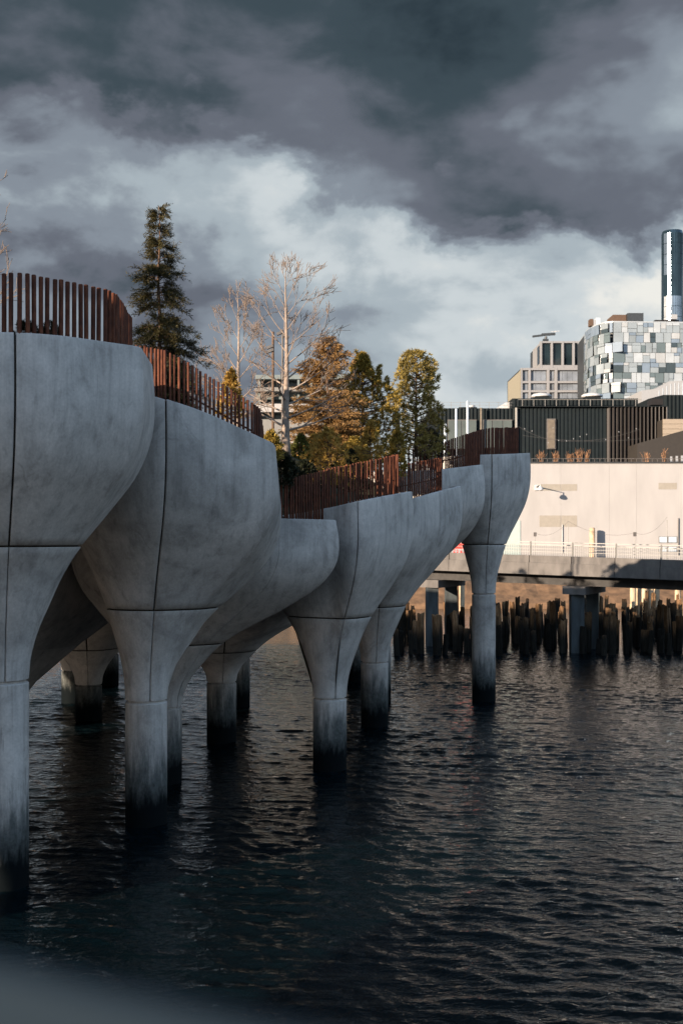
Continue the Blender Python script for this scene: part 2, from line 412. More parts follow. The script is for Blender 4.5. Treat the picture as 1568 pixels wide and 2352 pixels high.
def planter(key, label, ax, zlow, zup, rim, seams, gap=.045, soil=.45, col_r=.475, group='concrete planters of the island'):
    ax = np.array(ax, float); rim = [r if len(r) == 4 else (*r, 1.2) for r in rim]
    th, rr, zz = outline(rim, ax); RIMS[key] = (ax, th, rr, zz)
    tp = np.concatenate([th-2*math.pi, th, th+2*math.pi]); rp = np.tile(rr, 3); zp = np.tile(zz, 3)
    tg = np.linspace(-math.pi, math.pi, 361)[:-1]; rg = np.interp(tg, tp, rp)
    ker = np.exp(-.5*(np.arange(-90, 91)/32.)**2); ker /= ker.sum()
    rs = np.convolve(np.tile(rg, 3), ker, 'same')[360:720]; 
    kz = np.exp(-.5*(np.arange(-40, 41)/11.)**2); kz /= kz.sum()
    zs = np.convolve(np.tile(np.interp(tg, tp, zp), 3), kz, 'same')[360:720]
    def Rf(t): return np.interp(t, tp, rp)
    def Rs(t): return np.interp((t+math.pi) % (2*math.pi)-math.pi, np.append(tg, math.pi), np.append(rs, rs[0]))
    def Zs(t): return np.interp((t+math.pi) % (2*math.pi)-math.pi, np.append(tg, math.pi), np.append(zs, zs[0]))
    def Zf(t): return np.interp(t, tp, zp)
    def rad(t, z):
        s = np.clip((z-zlow)/np.maximum(Zs(t)-zlow, .1), 0, 1.0)
        w = np.clip((s-.14)/.40, 0, 1); w = w*w*(3-2*w)
        Rb = Rs(t)*(1-w)+Rf(t)*w
        return col_r+(Rb-col_r)*gprof(s)
    root = thing('concrete_planter', (ax[0], ax[1], 0), label, 'planter', group)
    # column with a shadow joint below the funnel
    m = MB(); m.lathe([(col_r, -2.5), (col_r, zlow-.075), (col_r-.02, zlow-.055), (col_r-.055, zlow-.045), (col_r-.055, zlow+.02)], ax, 40)
    c = m.build('column', 'concrete_tide', root); smooth_by_angle(c, 35)
    sa = sorted(((math.atan2(s[1]-ax[1], s[0]-ax[0])+math.pi) % (2*math.pi))-math.pi for s in seams)
    nseam = len(sa)
    for part in ('funnel', 'shell_panel'):
        for k in range(nseam):
            t0 = sa[k]; t1 = sa[(k+1) % nseam]
            if t1 <= t0+1e-6: t1 += 2*math.pi
            g = (.011 if part == 'funnel' else gap)/2; th_in = .07 if part == 'funnel' else .13
            inner = [t for t in np.concatenate([th, th+2*math.pi, th-2*math.pi]) if t0+.03 < t < t1-.03]
            ts = sorted(set(np.round(np.concatenate([np.linspace(t0, t1, max(6, int((t1-t0)/.07))), inner]), 4)))
            keep = [ts[0]]
            for t in ts[1:]:
                if t-keep[-1] > .012: keep.append(t)
            keep[-1] = ts[-1]; ts = np.array(keep)
            nz = 16 if part == 'funnel' else 26
            taus = np.linspace(0, 1, nz)
            def zed(t, tau):
                if part == 'funnel': return zlow+(zup-.02-zlow)*tau
                return zup+.012+(Zf(t)-zup-.012)*tau
            prof = []                      # columns: bevel at both gap edges
            cols = [(ts[0], .03, 1), (ts[0], .008, 1.6), (ts[0], 0., 2.6)]+[(t, 0., 0) for t in ts[1:-1]]+[(ts[-1], 0., -2.6), (ts[-1], .008, -1.6), (ts[-1], .03, -1)]
            V = []; nc = len(cols)
            rows = [(t_, 0.) for t_ in taus]
            # outer skin, bottom edge bevel and top edge bevel included
            ring = [(0., .045)]+[(0.004, .004)]+[(t_, 0.) for t_ in taus[1:-1]]+[(1-.006, .0), (1-.002, .006), (1., .022)]
            ct = np.array([c[0] for c in cols]); ci = np.array([c[1] for c in cols]); sg = np.array([c[2] for c in cols], float)
            asg = np.abs(sg); sgn = np.sign(sg); zt_ = Zf(ct)
            add = g*sgn+np.where(asg < 1.1, 0., np.where(asg < 2, .006, .02))*sgn
            nr = len(ring)
            for tau, inset, inn in [(a_, b_, False) for a_, b_ in ring]+[(1., 0., True), (.5, 0., True), (0., 0., True)]:
                z = np.full(len(ct), zlow+(zup-.02-zlow)*tau) if part == 'funnel' else zup+.012+(zt_-zup-.012)*tau
                r = rad(ct, z); tt = ct+(g*sgn if inn else add)/np.maximum(r, .3)
                rr_ = np.maximum(r-th_in, .15) if inn else np.maximum(r-inset-ci, .2)
                V += list(zip(ax[0]+rr_*np.cos(tt), ax[1]+rr_*np.sin(tt), z))
            nr2 = nr+3; F = []
            for i in range(nr2):
                j = (i+1) % nr2
                for q in range(nc-1):
                    F.append((i*nc+q, i*nc+q+1, j*nc+q+1, j*nc+q))
            m = MB(); m.v = V; m.f = F
            m.f.append(tuple(i*nc for i in range(nr2-1, -1, -1))); m.f.append(tuple(i*nc+nc-1 for i in range(nr2)))
            o = m.build(part, 'concrete', root); smooth_by_angle(o, 50)
    # inner liner behind the joints
    tl_ = np.linspace(-math.pi, math.pi, 97)[:-1]; m = MB(); nl = 11
    for i in range(nl):
        u = i/(nl-1); z = (zup-.35)+(Zf(tl_)-.035-zup+.35)*u; r = np.maximum(rad(tl_, z)-.075, .25)
        m.v += list(zip(ax[0]+r*np.cos(tl_), ax[1]+r*np.sin(tl_), z))
    for i in range(nl-1):
        for q in range(96): m.f.append((i*96+q, i*96+(q+1) % 96, (i+1)*96+(q+1) % 96, (i+1)*96+q))
    m.build('liner', 'soil', root, smooth=True)
    # soil filling
    ts = np.linspace(-math.pi, math.pi, 73)[:-1]
    V = [(ax[0], ax[1], float(zz.min())-soil+.1)]+[(ax[0]+(rad(t, Zf(t)-soil)-.06)*math.cos(t), ax[1]+(rad(t, Zf(t)-soil)-.06)*math.sin(t), float(Zf(t)-soil)) for t in ts]
    m = MB(); m.add(V, [(0, i+1, (i+1) % 72+1) for i in range(72)]); m.build('soil', 'soil', root)
    return root

# front row, from the near left to the far right
planter('p1', 'nearest tall concrete planter at the left edge, carrying the dark picket fence', (-6.36, 21.4), 3.87, 6.38,
        [(-5.35, 18.75, 9.98, 1.5), (-3.62, 20.75, 10.02, .13), (-3.75, 23.3, 9.95, .8), (-6.6, 24.6, 10, 1.2), (-9.1, 22.4, 10, 1.2), (-8.4, 19.7, 9.98, 1.0)],
        [(-5.33, 18.75), (-3.9, 23.4), (-9, 22.4)], gap=.034)
planter('p2', 'large concrete planter with sloping rim beside the nearest planter, below the orange lit fence', (-4.47, 26.1), 2.84, 4.93,
        [(-3.58, 23.55, 9.50, 1.3), (-1.42, 25.15, 8.62, .14), (-1.42, 27.3, 7.15, .7), (-4.0, 29.0, 9.3, 1.2), (-7.0, 27.7, 9.9, 1.2), (-6.4, 24.6, 9.86, 1.0)],
        [(-3.56, 23.55), (-1.6, 27.4), (-7.0, 27.6)], gap=.034)
planter('p3', 'low wide concrete planter tucked behind the sloping one, its rim lowest of the row', (-4.75, 30.5), 2.05, 3.75,
        [(-2.6, 27.95, 7.05, 1.6), (-.06, 29.05, 7.0, .14), (-.5, 31.4, 6.9, .9), (-3.8, 33.2, 7.0, 1.2), (-7.2, 32.2, 7, 1.2), (-7.0, 28.8, 7, 1.0)],
        [(-1.55, 28.4), (-1.0, 31.6), (-7, 32.2)], gap=.028)
planter('p4', 'concrete planter in the middle of the row, its funnel on a column in open water', (-.33, 32.2), 2.05, 4.33,
        [(.52, 29.75, 7.52, 1.1), (2.05, 32.2, 7.86, .13), (1.5, 34.4, 7.86, .8), (-1.3, 34.9, 7.4, 1.2), (-2.7, 32.4, 7.1, 1.0), (-1.3, 31.35, 7.2, .3), (-.22, 30.75, 7.38, .2)],
        [(.56, 29.75), (1.6, 34.3), (-2.65, 32.4)], gap=.028)
planter('p5', 'concrete planter stretched to the right, between the middle and the far planters', (1.15, 39.7), 2.26, 4.2,
        [(1.95, 36.3, 7.72, .9), (4.30, 40.45, 8.40, .12), (3.6, 42.2, 8.4, .8), (.4, 42.8, 8.2, 1.2), (-1.7, 40.2, 7.7, 1.0), (-.3, 37.0, 7.6, 1.0)],
        [(1.4, 36.9), (3.5, 42.2), (-1.7, 40.1)], gap=.028)
planter('p5b', 'half hidden concrete planter squeezed in beside the farthest planter', (1.5, 45.5), 2.3, 4.6,
        [(3.3, 40.1, 8.95, .9), (5.40, 42.75, 9.32, .12), (4.3, 44.6, 9.3, .6), (3.2, 48.3, 9.3, 1.2), (-.6, 47.5, 9, 1.2), (-1.0, 43.6, 9, 1.0)],
        [(3.2, 40.3), (3.2, 48.2), (-.9, 44)], gap=.028)
planter('p6', 'farthest concrete planter, a tall tulip shape alone against the pale wall', (5.74, 46.0), 4.33, 6.30,
        [(5.86, 43.85, 9.78, 1.0), (7.62, 45.8, 9.98, .12), (7.3, 47.9, 9.98, .6), (5.2, 48.7, 9.9, 1.0), (3.9, 46.6, 9.85, .9), (4.6, 44.5, 9.8, .6)],
        [(5.83, 43.85), (7.2, 47.9), (3.95, 46.7)], gap=.028)
# second row below the island, seen between the columns
def back(key, label, x, y, zl, zu, rim, rr, n=5, rot=.3):
    pts = [(x+rr*math.cos(rot+2*math.pi*i/n), y+rr*math.sin(rot+2*math.pi*i/n), rim[i] if isinstance(rim, list) else rim, 1.3) for i in range(n)]
    planter(key, label, (x, y), zl, zu, pts, [(x+math.cos(a), y+math.sin(a)) for a in (-1.4, .7, 2.8)])
back('b1', 'shaded inner planter column seen behind the low wide planter', -3.85, 36.6, 1.95, 2.95, 5.6, 4.2)
back('b2', 'dark inner planter column just visible behind another inner column', -4.05, 44.5, 1.9, 3.0, 6.0, 4.0)
back('b3', 'dark inner planter column seen between the two nearest columns', -9.1, 41.0, 1.3, 2.6, 6.0, 4.2)
back('b4', 'deepest dark column at the left, behind the nearest planter', -10.7, 45.5, 1.3, 2.6, 6.0, 3.8)
back('b5', 'slim dark column edge showing beside the second column', -10.45, 51.0, 1.4, 2.8, 6.2, 4.0)
back('b6', 'dark inner column hidden behind the middle planter stem', .62, 52.0, 2.0, 3.2, 6.4, 3.9)
back('b7', 'inner planter behind the nearest column, in deep shade', -10.2, 33.0, .7, 2.0, 6.4, 4.7)
back('b16', 'unseen planter of the inner rows beyond the left edge', -19.0, 34.5, .8, 2.2, 9.0, 5.2)  # unseen planters from here on, added to block light from the left
back('b17', 'unseen rear planter of the inner rows beyond the left edge', -17.5, 44.0, .8, 2.2, 8.0, 5.2)
back('b18', 'unseen outer planter of the left flank beyond the edge', -25.0, 28.0, .8, 2.2, 10.0, 5.2)
back('b19', 'unseen last planter of the left flank beyond the edge', -27.5, 38.5, .8, 2.2, 9.0, 5.2)
back('b8', 'unseen tall planter beyond the left edge shading the nearest one', -11.2, 17.2, 3.6, 6.2, 10.8, 3.6, 5, .2)
back('b10', 'unseen tall planter of the high corner beyond the left edge', -15.6, 11.4, 1.6, 3.4, [13.4, 11.9, 12.0, 12.6, 13.4], 4.2)  # rim heights shaped so its shadow edge crosses the fences
back('b11', 'unseen middle planter of the high corner beyond the left edge', -19.4, 15.8, 1.6, 3.4, 12.2, 4.2)
back('b12', 'unseen rear planter of the high corner beyond the left edge', -23.4, 20.5, 1.6, 3.4, 13.4, 4.2)
back('b14', 'unseen planter below the high corner beyond the left edge', -22.5, 10.0, 1.2, 2.8, 9.0, 4.6)
back('b15', 'unseen rear planter below the high corner beyond the left edge', -28.0, 15.5, 1.2, 2.8, 9.0, 4.6)
back('b13', 'unseen planter beyond the left edge in the inner row', -16.5, 27.5, 1.6, 3.4, 9.5, 4.4)
back('b9', 'unseen planter outside the left edge next to the nearest one', -12.0, 25.0, 3.2, 5.6, 10.0, 4.0)

# island ground
ISL = [(-24, 12), (-12, 15), (-9, 19), (-6.3, 20.6), (-4.4, 25.2), (-4, 29.3), (-.6, 31.6), (.1, 33), (.9, 38.4), (2.6, 39.6), (2.9, 43.6), (5.5, 44.8), (6.3, 46.2), (6.0, 48.3), (3.5, 52), (-24, 52)]
CPT = np.array([(-6.4, 21.4, 9.55), (-14, 20, 11.2), (-14, 28, 11.0), (-4.5, 26.0, 8.9), (-5.5, 29.5, 9.3), (-3.2, 27.5, 8.1), (-2.3, 30.4, 6.6), (-.4, 32.4, 6.9), (.8, 33.6, 7.2),
                (-1.7, 34.3, 9.1), (-3.4, 36, 9.0), (1.2, 39.5, 7.3), (2.6, 39.2, 7.6), (0.3, 37.4, 8.0), (2.0, 43.5, 8.6), (5.6, 46, 9.3), (5.4, 50, 9.2), (0, 42, 9.0), (-6, 40, 9.3), (-10, 34, 10.2), (-10, 48, 9.3), (0, 52, 7.6), (-8, 52, 7.8), (-20, 40, 9)])
def ground_h(x, y):
    w = 1/(np.hypot(CPT[:, 0]-x, CPT[:, 1]-y)**2.6+.15)
    return float((w*CPT[:, 2]).sum()/w.sum())
def inside(x, y, poly):
    r = False; n = len(poly)
    for i in range(n):
        x1, y1 = poly[i]; x2, y2 = poly[(i+1) % n]
        if (y1 > y) != (y2 > y) and x < (x2-x1)*(y-y1)/(y2-y1)+x1: r = not r
    return r
def build_ground():
    st = .5; xs = np.arange(-26, 8, st); ys = np.arange(12, 62, st); idx = {}; m = MB()
    def vid(i, j):
        if (i, j) not in idx:
            x, y = xs[i], ys[j]; idx[(i, j)] = len(m.v)
            m.v.append((x, y, ground_h(x, y)+.10*mnoise.noise((x*1.3, y*1.3, 3))))
        return idx[(i, j)]
    cells = {(i, j) for i in range(len(xs)-1) for j in range(len(ys)-1) if inside(xs[i]+st/2, ys[j]+st/2, ISL)}
    for i, j in cells: m.f.append((vid(i, j), vid(i+1, j), vid(i+1, j+1), vid(i, j+1)))
    bot = {}
    def bid(i, j):
        if (i, j) not in bot: bot[(i, j)] = len(m.v); m.v.append((xs[i], ys[j], ground_h(xs[i], ys[j])-1.0))
        return bot[(i, j)]
    for i, j in cells:
        m.f.append((bid(i, j), bid(i, j+1), bid(i+1, j+1), bid(i+1, j)))
        for (a, b, di, dj) in (((i, j), (i+1, j), 0, -1), ((i+1, j), (i+1, j+1), 1, 0), ((i+1, j+1), (i, j+1), 0, 1), ((i, j+1), (i, j), -1, 0)):
            if (i+di, j+dj) not in cells: m.f.append((vid(*a), bid(*a), bid(*b), vid(*b)))
    m.build('island_ground', 'undergrowth')['kind'] = 'structure'
build_ground()
# ------------------------------------------------------------------ weathering steel fences
def unit_post(n=10, r=.03):
    m = MB(); m.lathe([(r, 0), (r, .994), (r*.82, 1.0)], (0, 0), n)
    me = bpy.data.meshes.new('picket'); me.from_pydata(m.v, [], m.f); me.materials.append(M['corten']); me.shade_smooth()
    try: me.set_sharp_from_angle(angle=R(45))
    except Exception: pass
    return me
POST_S = unit_post(10, .030); POST_L = unit_post(8, .040)
def fence(label, path, spacing, mesh, rail=.55, jitter=.012, skip=None, group='weathering steel picket fences', rnd_gap=0.):
    p0 = path[0]; root = thing('picket_fence', (p0[0], p0[1], p0[2]), label, 'fence', group)
    rr = random.Random(len(path)*17+int(abs(p0[0])*100)); railpts = []
    segs = []; tot = 0
    for a, b in zip(path[:-1], path[1:]):
        L = math.hypot(b[0]-a[0], b[1]-a[1]); segs.append((a, b, L, tot)); tot += L
    s = 0.
    while s <= tot:
        for a, b, L, t0 in segs:
            if t0 <= s <= t0+L+1e-6: break
        u = (s-t0)/L; q = [a[i]+(b[i]-a[i])*u for i in range(4)]
        x = q[0]+rr.uniform(-jitter, jitter); y = q[1]+rr.uniform(-jitter, jitter)
        top = q[3]+rr.uniform(-.012, .012)
        if not (skip and skip(x, y)):
            o = link('picket', mesh, root, Vector((x, y, q[2])), scale=(1, 1, top-q[2]))
            o.rotation_euler = (rr.uniform(-.006, .006), rr.uniform(-.006, .006), rr.uniform(0, 6))
        s += spacing*(1+rr.uniform(-.06, .06)+(rnd_gap if rr.random() < .3 else 0))
    if rail:
        m = MB()
        for a, b in zip(path[:-1], path[1:]):
            za = a[2]+(a[3]-a[2])*rail; zb = b[2]+(b[3]-b[2])*rail
            t = Vector((b[0]-a[0], b[1]-a[1], 0)).normalized(); nrm = Vector((-t.y, t.x, 0))*.045
            m.bar(Vector((a[0], a[1], za))+nrm, Vector((b[0], b[1], zb))+nrm, .016, .035)
        m.build('rail', 'corten', root)
    return root
fence('dark picket fence along the rim of the nearest planter, silhouetted on the sky',
      [(-6.9, 19.75, 9.6, 10.93), (-5.95, 19.2, 9.6, 10.98), (-5.35, 19.2, 9.6, 11.0), (-4.25, 20.45, 9.6, 11.0), (-4.12, 20.8, 9.6, 11.0), (-4.2, 22.7, 9.6, 10.9)], .134, POST_L, rail=0)
fence('stepped picket fence behind the sloping rim, its bars lit bright orange',
      [(-5.3, 25.0, 9.5, 10.75), (-4.4, 24.62, 9.4, 10.70), (-3.75, 24.15, 9.15, 10.52), (-3.35, 24.4, 9.0, 10.33), (-1.95, 25.42, 8.35, 9.52), (-1.84, 25.7, 8.2, 9.45), (-1.88, 27.0, 7.6, 9.05)], .105, POST_S, rail=.48)
fence('long dark picket fence above the low planters, partly lit at its higher end',
      [(-2.6, 29.3, 6.7, 7.95), (-1.5, 29.9, 6.7, 8.06), (-.3, 31.15, 6.9, 8.45), (1.62, 32.5, 7.5, 8.93), (1.3, 34.2, 7.6, 9.0)], .098, POST_S, rail=.5)
fence('short picket fence on the stretched planter, front bars glowing in the sun',
      [(1.2, 38.0, 7.35, 8.80), (1.75, 38.35, 7.5, 8.96), (3.47, 39.55, 7.9, 9.36), (3.3, 41.0, 8.0, 9.4)], .098, POST_S, rail=.5)
fence('picket fence with wide gaps on the upper path behind the glowing fence',
      [(1.0, 42.6, 8.4, 9.75), (2.33, 42.2, 8.5, 9.83), (4.0, 43.1, 8.7, 10.02)], .16, POST_S, rail=0, rnd_gap=.3)
fence('tall picket fence curving round the farthest planter',
      [(3.9, 42.75, 8.7, 10.2), (4.75, 43.15, 8.9, 10.5), (5.55, 44.5, 9.3, 10.82), (6.0, 44.75, 9.3, 10.9), (7.1, 45.9, 9.4, 11.02), (7.12, 46.5, 9.4, 11.02), (6.9, 47.7, 9.4, 11.0)], .088, POST_S, rail=.5)

# ------------------------------------------------------------------ plants
def leafmat(name, c, trans=.25, var=.45):
    t = NT(name); g = t.n('ShaderNodeNewGeometry')
    c0 = tuple(x*(1-var) for x in c); c1 = tuple(x*(1+var) for x in c)
    col = t.ramp(g.outputs['Random Per Island'], [(0, c0), (.5, c), (1, c1)])
    col = t.mul(col, t.ramp(t.noise(t.pos(), 2.2, 3), [(.3, .72), (.7, 1.15)]))
    t.col(col); t.b.inputs['Roughness'].default_value = .6; t.b.inputs['Specular IOR Level'].default_value = .25
    tr = t.n('ShaderNodeBsdfTranslucent'); t.l(col, tr.inputs[0]); mx = t.n('ShaderNodeMixShader'); mx.inputs[0].default_value = trans
    t.l(t.b.outputs[0], mx.inputs[1]); t.l(tr.outputs[0], mx.inputs[2]); t.l(mx.outputs[0], t.out.inputs[0])
leafmat('cedar_leaf', (.060, .050, .018)); leafmat('russet_leaf', (.31, .18, .068)); leafmat('pine_leaf', (.31, .215, .045))
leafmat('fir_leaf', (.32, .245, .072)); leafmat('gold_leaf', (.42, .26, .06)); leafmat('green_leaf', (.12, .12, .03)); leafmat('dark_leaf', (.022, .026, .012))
leafmat('straw', (.30, .16, .085), .15)
def bark(name, c):
    t = NT(name); n = t.noise(t.pos((1, 1, .35)), 14, 5, .65); k = t.noise(t.pos((1, 1, 2.5)), 5, 4)
    col = t.mul(t.ramp(n, [(.3, tuple(x*.6 for x in c)), (.7, c)]), t.ramp(k, [(.3, .7), (.7, 1.1)]))
    t.col(col); t.b.inputs['Roughness'].default_value = .85; t.b.inputs['Specular IOR Level'].default_value = .2; t.bump(n, .4, .01)
bark('twig_bark', (.29, .22, .175)); bark('pale_bark', (.36, .28, .225)); bark('brown_bark', (.16, .10, .065)); bark('grey_bark', (.28, .215, .17))

def leaves(name, Pn, Dn, L, Wd, mat, parent, seed=1):
    """diamond shaped leaves: one small face each"""
    r = np.random.default_rng(seed); n = len(Pn); Dn = Dn/np.linalg.norm(Dn, axis=1, keepdims=True)
    S = np.cross(Dn, r.normal(size=(n, 3))); S /= np.linalg.norm(S, axis=1, keepdims=True)+1e-9
    L = np.broadcast_to(np.asarray(L, float), (n,))[:, None]; Wd = np.broadcast_to(np.asarray(Wd, float), (n,))[:, None]
    V = np.stack([Pn, Pn+Dn*L*.45+S*Wd*.5, Pn+Dn*L, Pn+Dn*L*.45-S*Wd*.5], 1).reshape(-1, 3)
    F = np.arange(4*n).reshape(-1, 4)
    return np_mesh(name, V, F, mat, parent)

def grow(rr, m1, m2, p, d, length, r, level, maxl, up=.25, kids=(3, 5), wob=.085, rmin=.0055, spread=(20, 42)):
    n = max(3, int(4+length*3)); pts = [p]; rad = [r]; dd = d.normalized(); q = p
    for i in range(n):
        dd = (dd+Vector((rr.gauss(0, wob), rr.gauss(0, wob), rr.gauss(0, wob)))*(1.6/n)*2+Vector((0, 0, up/n))).normalized()
        q = q+dd*(length/n); pts.append(q); rad.append(max(rmin, r*(1-.86*(i+1)/n)))
    (m1 if level <= 1 else m2).tube(pts, rad, 6 if level <= 1 else 4, cap=False)
    if level >= maxl or length < .22: return
    for k in range(rr.randint(*kids)+(1 if level == 1 else 0)):
        t = rr.uniform(.22, .95); i = min(int(t*n), n-1); base = pts[i].lerp(pts[i+1], t*n-i)
        ax = (pts[i+1]-pts[i]).normalized()
        side = ax.cross(Vector((rr.gauss(0, 1), rr.gauss(0, 1), rr.gauss(0, 1)))).normalized()
        a = R(rr.uniform(*spread)); nd = ax*math.cos(a)+side*math.sin(a)
        grow(rr, m1, m2, base, nd, length*rr.uniform(.40, .72)*(1.15-.45*t), max(rmin, rad[i]*.62), level+1, maxl, up, kids, wob, rmin, spread)
def bare_tree(label, base, height, r0, prim, seed, mat='pale_bark', lean=(0, 0), kids=(3, 5), maxl=3, group='leafless young trees on the island', fork=None):
    rr = random.Random(seed); root = thing('bare_tree', base, label, 'tree', group); base = Vector(base)
    n = 22; pts = []; rad = []
    for i in range(n+1):
        t = i/n
        pts.append(base+Vector((lean[0]*t*t+.05*math.sin(t*7+seed)*t, lean[1]*t+.04*math.cos(t*6)*t, height*t-.25*(1-t)*(i == 0))))
        rad.append(max(.007, r0*((1-t)**1.25*.92+.04)*(1+.35*math.exp(-t*22))))
    mt = MB(); mt.tube(pts, rad, 12); mt.build('trunk', mat, root, smooth=True)
    m1 = MB(); m2 = MB()
    for (t, az, el, L) in prim:
        i = min(int(t*n), n-1); p = pts[i].lerp(pts[i+1], t*n-i)
        d = Vector((math.cos(R(az))*math.cos(R(el)), math.sin(R(az))*math.cos(R(el)), math.sin(R(el))))
        grow(rr, m1, m2, p, d, L, max(.010, rad[i]*.36), 1, maxl, up=.28, kids=kids)
    m1.build('branches', mat, root, smooth=True); m2.build('twigs', 'twig_bark', root, smooth=True)['kind'] = 'stuff'
    return root
# the two leafless trees: (height fraction, azimuth, elevation, length); azimuth 0 = to the right, 270 = towards the camera
main_prim = [(.11, 12, 12, 2.0), (.13, 195, 20, 1.35), (.17, 330, 14, 2.1), (.20, 172, 22, 1.3), (.24, 20, 18, 1.9), (.26, 250, 25, 1.4), (.30, 350, 26, 1.9), (.33, 160, 32, 1.5),
             (.37, 40, 30, 1.7), (.40, 200, 38, 1.5), (.44, 5, 36, 1.8), (.47, 290, 36, 1.2), (.50, 175, 50, 1.9), (.53, 25, 42, 1.7), (.56, 100, 45, 1.2), (.58, 190, 48, 1.5), (.61, 350, 50, 1.6),
             (.65, 165, 55, 1.4), (.68, 15, 55, 1.4), (.72, 215, 58, 1.1), (.75, 340, 60, 1.2), (.79, 170, 62, .95), (.83, 20, 62, .8), (.87, 200, 66, .65), (.91, 350, 66, .5)]
bare_tree('tall leafless tree with pale trunk and long low branches beside the orange fence', (X(656, 34), 34, Z(1032, 34)-.1), 5.95, .135, main_prim, 5, lean=(.05, 0), kids=(2, 4), maxl=4)
side_prim = [(.20, 200, 35, 1.4), (.24, 350, 38, 1.2), (.30, 170, 40, 1.6), (.34, 20, 42, 1.3), (.38, 240, 42, 1.2), (.42, 185, 45, 1.5), (.46, 0, 46, 1.3), (.50, 150, 48, 1.2), (.54, 330, 50, 1.2),
             (.58, 195, 52, 1.2), (.62, 15, 54, 1.1), (.67, 170, 56, 1.0), (.72, 345, 58, .95), (.77, 190, 60, .8), (.82, 10, 62, .7), (.87, 180, 64, .5), (.92, 350, 66, .4)]
bare_tree('slimmer leafless tree rising behind the orange lit fence', (X(549, 36.5), 36.5, 8.9), 5.95, .115, side_prim, 9, mat='pale_bark', lean=(-.08, 0), kids=(3, 4), maxl=4)
bare_tree('leafless tree outside the left edge, only its outer twigs in view', (-7.28, 23.0, 9.6), 4.1, .09,
          [(t/20, (7*t*37) % 360, 35+t, 1.3-t*.04) for t in range(4, 19)], 21, mat='grey_bark', kids=(2, 4))

def conifer_spray(label, name, base, h, env, mat, seed, nb=150, droop=.35, fr=(26, .10, .030), trunk_r=.07, group='evergreen trees on the island', shade=None):
    """feathery evergreen: limbs from the leader carry fans of small leaves"""
    r = np.random.default_rng(seed); root = thing(name, base, label, 'tree', group); b = np.array(base, float)
    m = MB(); pts = [Vector(base)+Vector((.03*math.sin(i*1.3+seed), .03*math.cos(i*1.1), h*i/10)) for i in range(11)]
    m.tube(pts, [trunk_r*(1-.93*i/10)+.004 for i in range(11)], 8)
    et, er_ = zip(*env); Pn = []; Dn = []; Ln = []
    limb = MB()
    for k in range(nb):
        t = 1-(1-r.uniform(0, 1))**.8; t = .03+.965*t
        az = k*2.399+r.uniform(-.5, .5); rad = np.interp(t, et, er_)*r.uniform(.42, 1.25)
        p0 = b+np.array([0, 0, h*t]); out = np.array([math.cos(az), math.sin(az), 0])
        lift = rad*(.55 if t > .6 else .18)
        seg = []
        for u in np.linspace(0, 1, 7):
            seg.append(p0+out*rad*u+np.array([0, 0, lift*u-droop*rad*u*u]))
        limb.tube([Vector(q) for q in seg], [max(.004, .018*(1-u)*(1-t)+.004) for u in np.linspace(0, 1, 7)], 4, cap=False)
        nf = max(3, int(fr[0]*(.35+rad)))
        for u in r.uniform(.18, 1.0, nf):
            i = min(int(u*6), 5); q = seg[i]+(seg[i+1]-seg[i])*(u*6-i)
            sgn = r.choice([-1, 1]); side = np.array([-out[1], out[0], 0])*sgn
            fd = out*r.uniform(.4, 1.0)+side*r.uniform(.2, .9)+np.array([0, 0, r.uniform(-.55, .35)])
            fd /= np.linalg.norm(fd); fl = r.uniform(.7, 1.3)*fr[1]*1.9
            for v in np.linspace(.1, 1, 6):
                for s in (-1, 1):
                    sd_ = np.cross(fd, r.normal(size=3)); sd_ /= np.linalg.norm(sd_)+1e-9
                    Pn.append(q+fd*fl*v); Dn.append(fd*.8+sd_*.6); Ln.append(fr[1]*r.uniform(.6, 1.2)*(1.1-.5*v))
    m.build('trunk', 'brown_bark', root, smooth=True); limb.build('branches', 'brown_bark', root)['kind'] = 'stuff'
    leaves('crown', np.array(Pn), np.array(Dn), np.array(Ln), fr[2], mat, root, seed)
    return root
